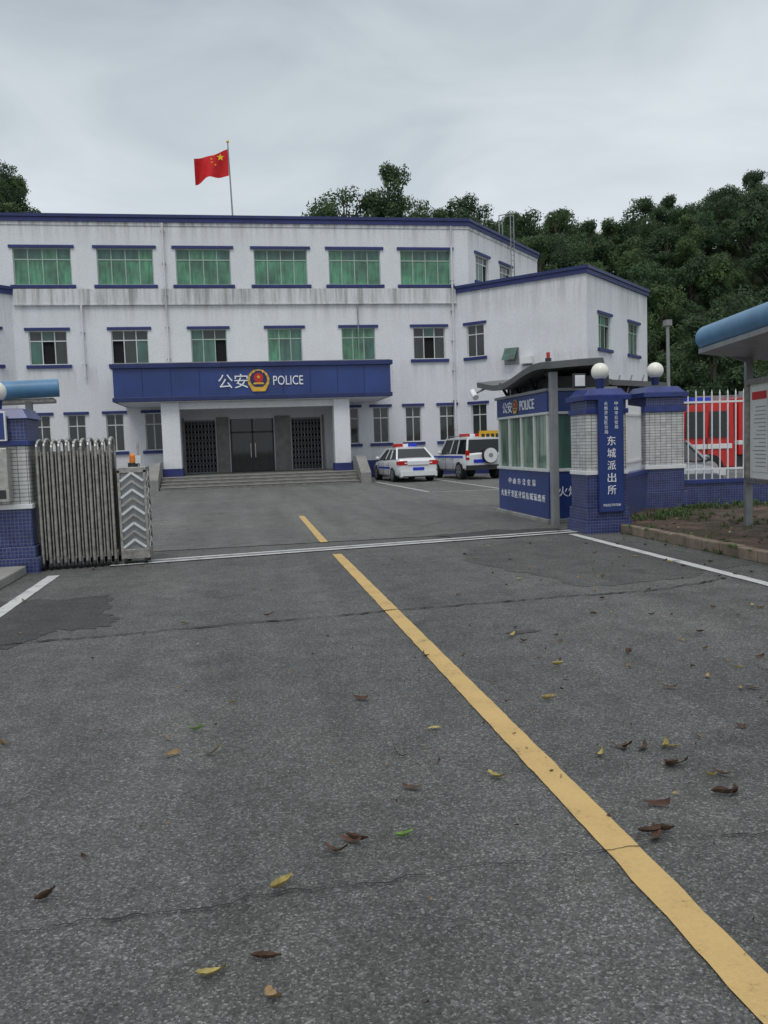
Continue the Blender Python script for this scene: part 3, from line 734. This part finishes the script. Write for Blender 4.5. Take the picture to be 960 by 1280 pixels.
for x in(-5.2,-3.4): b.box(x,x+.1,14.55,14.65,0,2.5,M_greym)
b.box(-5.1,-3.4,14.57,14.63,.9,2.2,M_paper);b.box(-5.1,-3.4,14.55,14.65,2.2,2.28,M_steeld);b.box(-5.1,-3.4,14.55,14.65,.82,.9,M_steeld)
b.done("board_and_tube_canopy",nb2)
sl=empty("street_lamp")
b=B();b.cyl((11.4,21,0),(11.35,21,4.6),.06,M_greym,r1=.04,n=12);b.box(11.27,11.43,20.9,21.1,4.5,4.65,M_greym);b.cyl((11.4,21,0),(11.4,21,.3),.12,M_greym,n=12);b.done("pole_and_head",sl)

# ------------------------------------------------------------------ vehicles
def wheel(b,x,y,r,w,sg):
    b.cyl((x-w/2,y,r),(x+w/2,y,r),r,M_tyre,n=28)
def car(name,loc,rz,L,W,st,gh,wr,wy,paint_m,kind):
    e=empty(name,loc,rz);b=B();vs=[];fs=[]
    secs=[]
    for (y,hw,zl,zb) in st:
        h=[(hw*.86,zl),(hw*.97,zl+.08),(hw,zl+(zb-zl)*.45),(hw*.985,zb-.16),(hw*.93,zb-.04),(hw*.80,zb),(hw*.4,zb+.018)]
        ring=[(x,y,z) for x,z in h]+[(-x,y,z) for x,z in h[::-1]]
        secs.append(ring)
    k=len(secs[0])
    for r in secs: vs+=r
    for i in range(len(secs)-1):
        for j in range(k): fs.append((i*k+j,i*k+(j+1)%k,(i+1)*k+(j+1)%k,(i+1)*k+j))
    fs+=[tuple(range(k)),tuple(range((len(secs)-1)*k+k-1,(len(secs)-1)*k-1,-1))]
    b.add(vs,fs,paint_m);b.done("body",e,angle=35)
    b=B()
    yr0,yr1,yf1,yf0,zb,zt,wb_,wt=gh
    base=[(-wb_,yr0,zb),(wb_,yr0,zb),(wb_,yf0,zb),(-wb_,yf0,zb)]
    topv=[(-wt,yr1,zt),(wt,yr1,zt),(wt,yf1,zt),(-wt,yf1,zt)]
    b.add(base+topv,[(0,1,5,4),(1,2,6,5),(2,3,7,6),(3,0,4,7)],M_cglass)
    def P(u,v,s):
        return Vector((s*(wb_+(wt-wb_)*v+.008),(yr0+(yr1-yr0)*v)*(1-u)+(yf0+(yf1-yf0)*v)*u,zb+(zt-zb)*v))
    for s in(-1,1):
        for u in(0.0,.36,.62,1.0):
            b.bar(P(u,-.02,s),P(u,1,s),.07,.07 if u in(0,1) else .03,paint_m,(s,0,0))
        b.bar(P(0,.97,s),P(1,.97,s),.07,.07,paint_m)
        b.bar(P(0,.0,s),P(1,.0,s),.03,.03,M_plast)
    b.done("greenhouse",e)
    b=B()
    h=[(wt+.02,zt-.03),(wt-.05,zt+.03),(wt*.5,zt+.065)]
    vs=[];fs=[]
    ys=[yr1-.04,yr1+.25,(yr1+yf1)/2,yf1-.25,yf1+.05];dz=[-.035,0,.01,0,-.035]
    for y,d in zip(ys,dz):
        vs+=[(x,y,z+d) for x,z in h]+[(-x,y,z+d) for x,z in h[::-1]]
    for i in range(4):
        for j in range(6): fs.append((i*6+j,i*6+(j+1)%6,(i+1)*6+(j+1)%6,(i+1)*6+j))
    fs+=[(0,1,2,3,4,5),(29,28,27,26,25,24)]
    b.add(vs,fs,paint_m);b.done("roof",e,angle=40)
    b=B();ry=-L/2;hw=W/2
    for y in wy:
        for s in(-1,1):
            wheel(b,s*(hw-.12),y,wr,.21,s)
            cxx=s*(hw+.004)
            ar=[(y+(wr+.07)*math.cos(math.pi*i/14),wr+(wr+.07)*math.sin(math.pi*i/14)) for i in range(15)]
            P_=[(cxx-s*.02,p[0],p[1]) for p in ar];b.quad(P_ if s<0 else P_[::-1],M_plast)
            b.cyl((s*(hw-.02),y,wr),(s*(hw+.012),y,wr),wr,M_tyre,n=28);b.cyl((s*(hw+.012),y,wr),(s*(hw+.02),y,wr),wr*.66,M_rim,n=24)
            for k in range(5):
                a=2*math.pi*k/5+.3;b.cyl((s*(hw+.02),y+wr*.42*math.cos(a),wr+wr*.42*math.sin(a)),(s*(hw+.024),y+wr*.42*math.cos(a),wr+wr*.42*math.sin(a)),wr*.14,M_dkm,n=10)
    b.done("wheels",e)
    b=B()
    # door shut lines and handles
    for s in(-1,1):
        for yy in(-.75,.15,1.0): b.box(min(s*(hw-.01),s*(hw+.002)),max(s*(hw-.01),s*(hw+.002)),yy-.006,yy+.006,.32,zb-.12,M_plast)
        for yy in(-.6,.3): b.box(min(s*(hw-.01),s*(hw+.02)),max(s*(hw-.01),s*(hw+.02)),yy,yy+.16,zb-.24,zb-.21,M_rim)
    if kind=='sedan':
        for s in(-1,1):
            b.box(min(s*.48,s*.82),max(s*.48,s*.82),ry-.012,ry+.05,.72,.90,M_tail);b.box(min(s*.48,s*.6),max(s*.48,s*.6),ry-.016,ry+.05,.78,.83,M_white)
            b.box(min(s*.80,s*.875),max(s*.80,s*.875),ry+.02,ry+.3,.74,.88,M_tail)
        b.box(-.24,.24,ry-.03,ry+.02,.50,.62,M_bluel);b.box(-.45,.45,ry-.022,ry+.02,.70,.735,M_rim)
        b.box(-.80,.80,ry-.045,ry+.1,.24,.46,paint_m);b.box(-.7,.7,ry-.05,ry+.05,.22,.27,M_plast)
        for s in(-1,1): b.box(min(s*hw,s*(hw+.006)),max(s*hw,s*(hw+.006)),-1.0,1.0,.56,.64,M_bluel)
    elif kind=='suv':
        for s in(-1,1):
            b.box(min(s*.74,s*.87),max(s*.74,s*.87),ry-.012,ry+.12,.85,1.25,M_tail);b.box(min(s*.74,s*.87),max(s*.74,s*.87),ry-.014,ry+.12,.95,1.03,M_white)
        b.box(-.55,.0,ry-.03,ry+.02,.72,.86,M_bluel);b.box(-.86,.86,ry-.09,ry+.1,.42,.62,M_plast)
        b.cyl((.15,ry-.2,1.02),(.15,ry-.02,1.02),.34,M_tyre,n=28);b.cyl((.15,ry-.22,1.02),(.15,ry-.2,1.02),.31,paint_m,n=28);b.cyl((.15,ry-.225,1.02),(.15,ry-.22,1.02),.1,M_greym,n=20)
        for s in(-1,1):
            b.box(min(s*(hw-.0),s*(hw+.006)),max(s*(hw),s*(hw+.006)),-1.9,1.6,.94,1.02,M_bluel)
            b.bar((s*(wt-.05),yr1+.1,zt+.1),(s*(wt-.05),yf1-.1,zt+.1),.03,.03,M_rim)
        b.box(-.15,.82,ry+.25,ry+.31,zt-.12,zt+.30,M_yelsg)
        for k in range(4): b.box(-.06+k*.22,.08+k*.22,ry+.235,ry+.248,zt+.0,zt+.17,M_plast)
    else:
        for s in(-1,1): b.box(min(s*.5,s*.8),max(s*.5,s*.8),-ry-.1,-ry+.01,.62,.78,M_white)
        b.box(-.4,.4,-ry-.05,-ry+.015,.5,.66,M_plast)
    for s in(-1,1): b.sphere((s*(hw+.09),yf0-.35,zb+.06),.1,paint_m,12,8,1,.6,.75)
    b.done("lamps_and_trim",e)
    if kind!='plain':
        b=B();ym=(yr1+yf1)/2+.1;z=zt+.07
        b.box(-.52,-.12,ym-.13,ym+.13,z,z+.13,M_tail);b.box(-.12,.12,ym-.13,ym+.13,z,z+.12,M_white);b.box(.12,.52,ym-.13,ym+.13,z,z+.13,M_bluel if kind=='sedan' else M_tail)
        b.box(-.55,.55,ym-.1,ym+.1,z-.03,z,M_plast);b.done("light_bar",e,bevel=.02)
    return e
sed=[(-2.3,.78,.30,.86),(-2.2,.85,.26,.98),(-1.95,.875,.24,1.01),(-1.3,.885,.22,.99),(0,.89,.22,.94),(1.0,.885,.22,.92),(1.6,.87,.22,.86),(2.1,.82,.24,.76),(2.3,.70,.28,.66)]
car("police_sedan_car",(7.15,36.7,0),math.radians(5),4.6,1.78,sed,(-1.85,-1.2,.35,1.05,.95,1.42,.80,.60),.31,(-1.35,1.4),M_carw,'sedan')
suv=[(-2.25,.82,.45,1.05),(-2.15,.88,.42,1.14),(-1.2,.90,.38,1.14),(0,.90,.36,1.12),(.9,.90,.36,1.10),(1.2,.89,.36,1.08),(1.9,.86,.38,1.02),(2.25,.78,.44,.88)]
car("police_suv_car",(9.98,36.6,0),math.radians(7),4.5,1.8,suv,(-2.18,-2.02,.35,.95,1.10,1.76,.82,.70),.38,(-1.4,1.4),M_carw,'suv')
car("parked_car",(10.85,20.6,0),math.radians(172),4.5,1.78,sed,(-1.85,-1.2,.35,1.05,.95,1.42,.80,.60),.31,(-1.35,1.4),M_cars,'plain')
ft=empty("fire_truck",(16.4,24.6,0),math.radians(184))
b=B()
b.box(-4.2,1.6,-1.2,1.2,.95,2.65,M_red);b.box(-4.22,1.62,-1.215,1.215,1.25,1.38,M_white);b.box(-4.2,3.6,-1.1,1.1,.55,.93,M_dkm)
vs=[(1.7,-1.15,.6),(3.75,-1.15,.6),(3.75,-1.15,1.5),(3.4,-1.08,2.45),(1.7,-1.08,2.55)]
b.add(vs+[(x,-y,z) for x,y,z in vs],[(0,1,2,3,4),(9,8,7,6,5),(0,5,6,1),(1,6,7,2),(2,7,8,3),(3,8,9,4),(4,9,5,0)],M_red)
for s in(-1,1):
    for a,c in((1.9,2.6),(2.72,3.4)):
        b.quad([(a,s*1.165,1.5),(c,s*1.165,1.5),(c-.06,s*1.105,2.28),(a,s*1.105,2.28)],M_cglass)
    b.box(2.65,2.68,min(s*1.14,s*1.168),max(s*1.14,s*1.168),.7,1.5,M_dkm);b.box(1.8,3.6,min(s*1.14,s*1.162),max(s*1.14,s*1.162),1.15,1.3,M_white)
    for k in range(4):
        b.box(-4.0+k*1.35,-2.8+k*1.35,min(s*1.2,s*1.225),max(s*1.2,s*1.225),1.45,2.4,M_greym)
b.quad([(3.775,-1.0,1.5),(3.775,1.0,1.5),(3.45,.95,2.35),(3.45,-.95,2.35)],M_cglass)
b.box(3.7,3.85,-1.1,1.1,.55,.85,M_white);b.box(3.74,3.8,-1.0,-.6,.95,1.15,M_white);b.box(3.74,3.8,.6,1.0,.95,1.15,M_white)
b.box(-4.1,1.5,-1.1,-1.04,2.65,2.85,M_greym);b.box(-4.1,1.5,1.04,1.1,2.65,2.85,M_greym)
for k in range(9): b.box(-3.9+k*.6,-3.85+k*.6,-.4,.4,2.75,2.8,M_steel)
b.box(2.2,2.9,-.7,.7,2.55,2.72,M_bluel)
for y in(-1,1):
    for x in(-2.4,2.6): b.cyl((x,y*1.2,.5),(x,y*.9,.5),.5,M_tyre,n=28);b.cyl((x,y*1.21,.5),(x,y*1.2,.5),.3,M_rim,n=20)
b.done("truck_body",ft,bevel=.02)

# ------------------------------------------------------------------ fallen leaves
LV="-.32,4.85 -.42,4.45 -.23,4.45 1.80,4.83 1.14,3.76 .59,3.26 .40,3.28 .08,2.98 -.16,2.52 .03,2.37 .01,2.56 1.56,3.04 2.10,3.34 1.71,3.28 2.00,3.69 1.89,3.96 2.09,3.94 1.72,3.91 2.15,5.56 .72,3.73 2.78,5.73 2.14,6.53 2.17,3.53 3.11,4.72 2.99,5.02 2.62,4.86 .68,5.15 -.77,3.11 -1.37,4.89 4.63,6.90 .20,8.04"
pts=[tuple(float(c) for c in p.split(",")) for p in LV.split()]
lm=[simple("leaf_yellow",(.36,.29,.10),.7,0,.35,30),simple("leaf_brown",(.075,.04,.025),.8,0,.5,30),simple("leaf_green",(.15,.27,.06),.6,0,.35,30),simple("leaf_tan",(.27,.18,.09),.8,0,.4,30)]
b=B()
def leaf(x,y,z,l,w,a,curl,m):
    nl=8;vs=[];fs=[];ca,sa=math.cos(a),math.sin(a)
    tw=random.uniform(-1.2,1.2);rl=random.uniform(.1,.9)
    for i in range(nl+1):
        s=i/nl;ww=w*math.sin(math.pi*min(1,s*.93+.03))**.8*(1-.3*s);zz=curl*4*(s-.45)**2*l*.35
        bend=.18*l*math.sin(s*3)*tw
        for k in(-1,-.5,0,.5,1):
            px=(s-.5)*l;py=k*ww/2*(1-.35*rl*abs(k))+bend;pz=z+zz+(abs(k)**1.6*ww*rl*.8)+k*tw*.012*s+.003
            py+=.06*w*math.sin(s*23+k*5)
            vs.append((x+px*ca-py*sa,y+px*sa+py*ca,max(z+.001,pz)))
    for i in range(nl):
        for k in range(4): fs.append((i*5+k,i*5+5+k,i*5+6+k,i*5+1+k))
    b.add(vs,fs,m,True)
spec={0:2,1:3,2:0,3:0,4:0,5:2,6:1,7:0,8:0,9:3,10:1,11:1,12:1,13:1,14:1,15:1,16:0,17:0,18:0,27:1,28:3}
ang={5:.05,0:-.5,8:.1,9:-1.0,7:.6,6:-.7,3:-.3}
for i,(x,y) in enumerate(pts):
    m=lm[spec.get(i,random.choice([0,1,3,3,1]))]
    k=3 if i in(6,11,12,14,15) else 1
    for q in range(k): leaf(x+q*random.uniform(-.05,.05),y+q*random.uniform(-.04,.04),.001,random.uniform(.075,.115),random.uniform(.032,.05),ang.get(i,random.uniform(-1.1,1.1)),random.uniform(.15,.8),m)
for i in range(270):
    x=random.uniform(2.0,6.2) if random.random()<.85 else random.uniform(-2.6,2)
    y=random.uniform(3.2,12.5);z=.001
    if i>130: x=random.triangular(6.0,8.6,6.5) ;y=random.uniform(7,14.6);z=.13 if x>6.3 else .001
    leaf(x,y,z,random.uniform(.03,.085),random.uniform(.012,.035),random.uniform(0,6.3),random.uniform(.1,.9),random.choice([lm[0],lm[1],lm[1],lm[1],lm[3]]))
for i in range(160):
    x=random.gauss(1.5,1.2);y=random.uniform(1.9,7);leaf(x,y,.001,random.uniform(.008,.028),random.uniform(.005,.012),random.uniform(0,6.3),.3,lm[random.choice([1,1,3])])
b.done("fallen_leaves")
M_weed=simple("weed_green",(.07,.12,.035),.7,0,.4,9)
b=B()
def tuft(x,y,z,h,n):
    for i in range(n):
        a=random.uniform(0,6.28);r=random.uniform(0,.05);l=h*random.uniform(.5,1);d=random.uniform(.2,.8)*l
        p=Vector((x+r*math.cos(a),y+r*math.sin(a),z));q=p+Vector((math.cos(a)*d*.5,math.sin(a)*d*.5,l*.7));t=p+Vector((math.cos(a)*d,math.sin(a)*d,l));s=Vector((-math.sin(a),math.cos(a),0))*.006
        b.add([p-s,p+s,q+s,q-s,t],[(0,1,2,3),(3,2,4)],M_weed)
for i in range(90): tuft(random.choice([6.25,6.43])+random.gauss(0,.015),random.uniform(6,13.9),random.choice([.0,.12]) ,random.uniform(.03,.09),10)
for i in range(150):
    u=random.random();tuft(6.7+u*2.3+random.gauss(.25,.2),13.9+u*2.2+random.gauss(-.2,.15),.125,random.uniform(.04,.14),10)
for i in range(110): tuft(random.uniform(9,12),random.uniform(15.1,16.0),.125,random.uniform(.04,.16),10)
for i in range(130): tuft(random.triangular(7.2,9.5,8.2),random.uniform(9,14.5),.125,random.uniform(.03,.1),9)
b.done("weeds")

# ------------------------------------------------------------------ hill and forest
def sstep(a,c,x):
    t=min(1,max(0,(x-a)/(c-a)));return t*t*(3-2*t)
EL=[(-.8,.35),(-.45,.33),(-.24,.315),(-.18,.22),(.0,.2),(.1,.245),(.2,.262),(.3,.262),(.4,.262),(.5,.266),(.58,.285),(.64,.305),(.75,.33),(1.2,.35)]
def elev(t):
    for (a,ea),(c,ec) in zip(EL,EL[1:]):
        if a<=t<=c: return ea+(ec-ea)*(t-a)/(c-a)
    return EL[0][1] if t<0 else EL[-1][1]
def hz(x,y):
    t=x/max(y,1);r=elev(t)*115+1.6-7.0
    return -.1+(r+1.6*noise.noise(Vector((x*.03,y*.03,0))))*sstep(58,115,y)
b=B();nx,ny=70,40;vs=[];fs=[]
for i in range(nx+1):
    for k in range(ny+1):
        x=-110+i*3.8;y=56+k*3.6;vs.append((x,y,hz(x,y)))
for i in range(nx):
    for k in range(ny): a=i*(ny+1)+k;fs.append((a,a+ny+1,a+ny+2,a+1))
M_hill=simple("forest_floor",(.025,.038,.016),.95,0,.4,.5)
b.add(vs,fs,M_hill,True);b.done("hill_terrain")
def leafmat(name,c0,c1,c2):
    m,nt,bs=newmat(name)
    v=coords(nt);f=noi(nt,v,1.1,4,.7)
    oi=N(nt,"ShaderNodeObjectInfo")
    r=ramp(nt,[(.32,c0),(.5,c1),(.68,c2)]);nt.links.new(f,r.inputs[0])
    r2=ramp(nt,[(0,(.7,.78,.72)),(.5,(1,1,1)),(.8,(1.25,1.2,.95)),(1,(.85,1.0,.98))]);nt.links.new(oi.outputs["Random"],r2.inputs[0])
    col=mixc(nt,1.0,r.outputs[0],r2.outputs[0],'MULTIPLY')
    nt.links.new(col,bs.inputs["Base Color"])
    bs.inputs["Roughness"].default_value=.6;bs.inputs["Specular IOR Level"].default_value=.25
    tl=N(nt,"ShaderNodeBsdfTranslucent");nt.links.new(col,tl.inputs[0]);ms=N(nt,"ShaderNodeMixShader");ms.inputs[0].default_value=.35
    nt.links.new(bs.outputs[0],ms.inputs[1]);nt.links.new(tl.outputs[0],ms.inputs[2]);nt.links.new(ms.outputs[0],nt.nodes["Material Output"].inputs[0])
    return m
M_leaf=leafmat("foliage",(.048,.082,.045),(.074,.12,.062),(.12,.175,.085))
M_bark=simple("bark",(.06,.05,.04),.9,0,.3,4)
def treemesh(name,seed,h,cr,nleaf,ls):
    rs=np.random.RandomState(seed);b=B()
    b.cyl((0,0,-1.5),(.1,0,h*.45),.22,M_bark,r1=.15,n=8);b.cyl((.1,0,h*.45),(.2,.1,h*.85),.15,M_bark,r1=.05,n=7)
    cl=[]
    nc=rs.randint(14,20)
    for i in range(nc):
        a=rs.uniform(0,6.28);rr=cr*rs.uniform(.15,.82);zz=h*rs.uniform(.38,.95);rr*=1-.55*max(0,(zz/h-.6)/.4)
        c=np.array((rr*math.cos(a),rr*math.sin(a),zz));s=cr*rs.uniform(.20,.40);cl.append((c,s))
        b.cyl((.1,0,max(h*.25,zz-h*.3)),tuple(c),.07,M_bark,r1=.02,n=5,caps=False)
    tot=sum(s**2 for c,s in cl);V=[];
    for c,s in cl:
        n=int(nleaf*s*s/tot)
        d=rs.normal(size=(n,3));d/=np.linalg.norm(d,axis=1)[:,None];r=s*rs.uniform(.4,1.12,n)**.7
        r*=1+.25*np.sin(d[:,0]*5+seed)*np.cos(d[:,1]*4+c[0]*3)
        p=c+d*r[:,None]*np.array((1,1,.78))
        nrm=d+rs.normal(scale=.6,size=(n,3));nrm/=np.linalg.norm(nrm,axis=1)[:,None]
        t=np.cross(nrm,rs.normal(size=(n,3)));t/=np.linalg.norm(t,axis=1)[:,None];q=np.cross(nrm,t)
        L=ls*rs.uniform(.6,1.4,n)[:,None]
        V.append(np.stack([p-t*L,p-q*L*.5,p+t*L,p+q*L*.5],1))
    V=np.concatenate(V).reshape(-1,3);o=len(b.v);i0=b.idx(M_leaf)
    b.v+= [tuple(x) for x in V];n=len(V)//4
    b.f+=[[o+4*i,o+4*i+1,o+4*i+2,o+4*i+3] for i in range(n)];b.mi+=[i0]*n;b.sm+=[False]*n
    ob=b.done(name);me=ob.data;bpy.data.objects.remove(ob);return me
TM=[treemesh("forest_tree_mesh_%d"%i,i+1,[7.5,8.5,7,9,8,7.8][i],[3.0,3.4,3.2,3.0,3.8,2.7][i],4600,.145) for i in range(6)]
fo=empty("hillside_forest")
def tree(x,y,s,i=None,zo=0):
    o=bpy.data.objects.new("tree_crown",TM[random.randrange(6) if i is None else i]);scn.collection.objects.link(o)
    o.parent=fo;o.location=(x,y,hz(x,y)+zo);o.rotation_euler=(0,0,random.uniform(0,6.28));o.scale=(s*random.uniform(.9,1.1),s*random.uniform(.9,1.1),s*random.uniform(.8,1.15))
y=60.
while y<122:
    st_=3.4+.008*(y-60);x=-75.
    while x<110:
        t=x/y
        if (.13<t<.92) or (-.62<t<-.2):
            s=random.choice([.6,.7,.8,.9,1.0,1.1])
            if y>104: s=random.choice([.8,.9,1.0])
            tree(x+random.uniform(-1.3,1.3),y+random.uniform(-1.2,1.2),s)
        x+=st_
    y+=3.2
for x,y,s in((15.2,112,1.45),(18.2,113,1.5),(21.0,112,1.3),(23.0,114,1.1)): tree(x,y,s,None,.8)

# ------------------------------------------------------------------ world, sun, camera
w=bpy.data.worlds.new("World");scn.world=w;w.use_nodes=True;nt=w.node_tree;bg=nt.nodes["Background"]
sky=N(nt,"ShaderNodeTexSky",sky_type='NISHITA');sky.sun_disc=False;sky.sun_elevation=math.radians(58);sky.sun_rotation=math.radians(200);sky.dust_density=4
hs=N(nt,"ShaderNodeHueSaturation");hs.inputs["Saturation"].default_value=.3;nt.links.new(sky.outputs[0],hs.inputs["Color"])
tc=N(nt,"ShaderNodeTexCoord");sx=N(nt,"ShaderNodeSeparateXYZ");nt.links.new(tc.outputs["Generated"],sx.inputs[0])
K=10.
g=ramp(nt,[(0,(.70,.76,.80)),(.25,(.70,.77,.82)),(.38,(.60,.67,.72)),(.50,(.53,.60,.655)),(.60,(.56,.62,.66)),(.78,(.98,1.0,1.02)),(1,(1,1.02,1.04))]);nt.links.new(sx.outputs[2],g.inputs[0])
mp=N(nt,"ShaderNodeMapping");mp.inputs["Scale"].default_value=(1.3,1.3,4.0);nt.links.new(tc.outputs["Generated"],mp.inputs[0])
cn=N(nt,"ShaderNodeTexNoise");cn.inputs["Scale"].default_value=2.3;cn.inputs["Detail"].default_value=5;cn.inputs["Roughness"].default_value=.5;cn.inputs["Distortion"].default_value=.6
nt.links.new(mp.outputs[0],cn.inputs["Vector"])
cr=ramp(nt,[(.30,(.80,.82,.845)),(.5,(.98,.98,.985)),(.70,(1.13,1.12,1.10))]);nt.links.new(cn.outputs["Fac"],cr.inputs[0])
c=mixc(nt,1.0,g.outputs[0],cr.outputs[0],'MULTIPLY')
c=mixc(nt,1.0,c,(K,K,K),'MULTIPLY')
c=mixc(nt,.08,c,hs.outputs[0])
nt.links.new(c,bg.inputs[0]);bg.inputs[1].default_value=.1
sd=bpy.data.lights.new("sun",'SUN');sd.energy=1.0;sd.angle=math.radians(25);sd.color=(1,.97,.93)
so=bpy.data.objects.new("sun",sd);scn.collection.objects.link(so)
el,az=math.radians(58),math.radians(200)
dirv=Vector((math.sin(az)*math.cos(el),math.cos(az)*math.cos(el),math.sin(el)))
so.rotation_euler=dirv.to_track_quat('Z','Y').to_euler()
f=1050.
U=Vector((-0.033,1,84/f)).normalized();D=Vector((-181,78,-f)).normalized();X=D.cross(U).normalized()
cd=bpy.data.cameras.new("camera");cam=bpy.data.objects.new("camera",cd);scn.collection.objects.link(cam);scn.camera=cam
cam.matrix_world=Matrix.Translation((0,0,1.6))@Matrix((X,D,U)).to_4x4()
cd.sensor_fit='VERTICAL';cd.sensor_height=36;cd.lens=36*f/1280;cd.clip_end=2000;cd.clip_start=.05
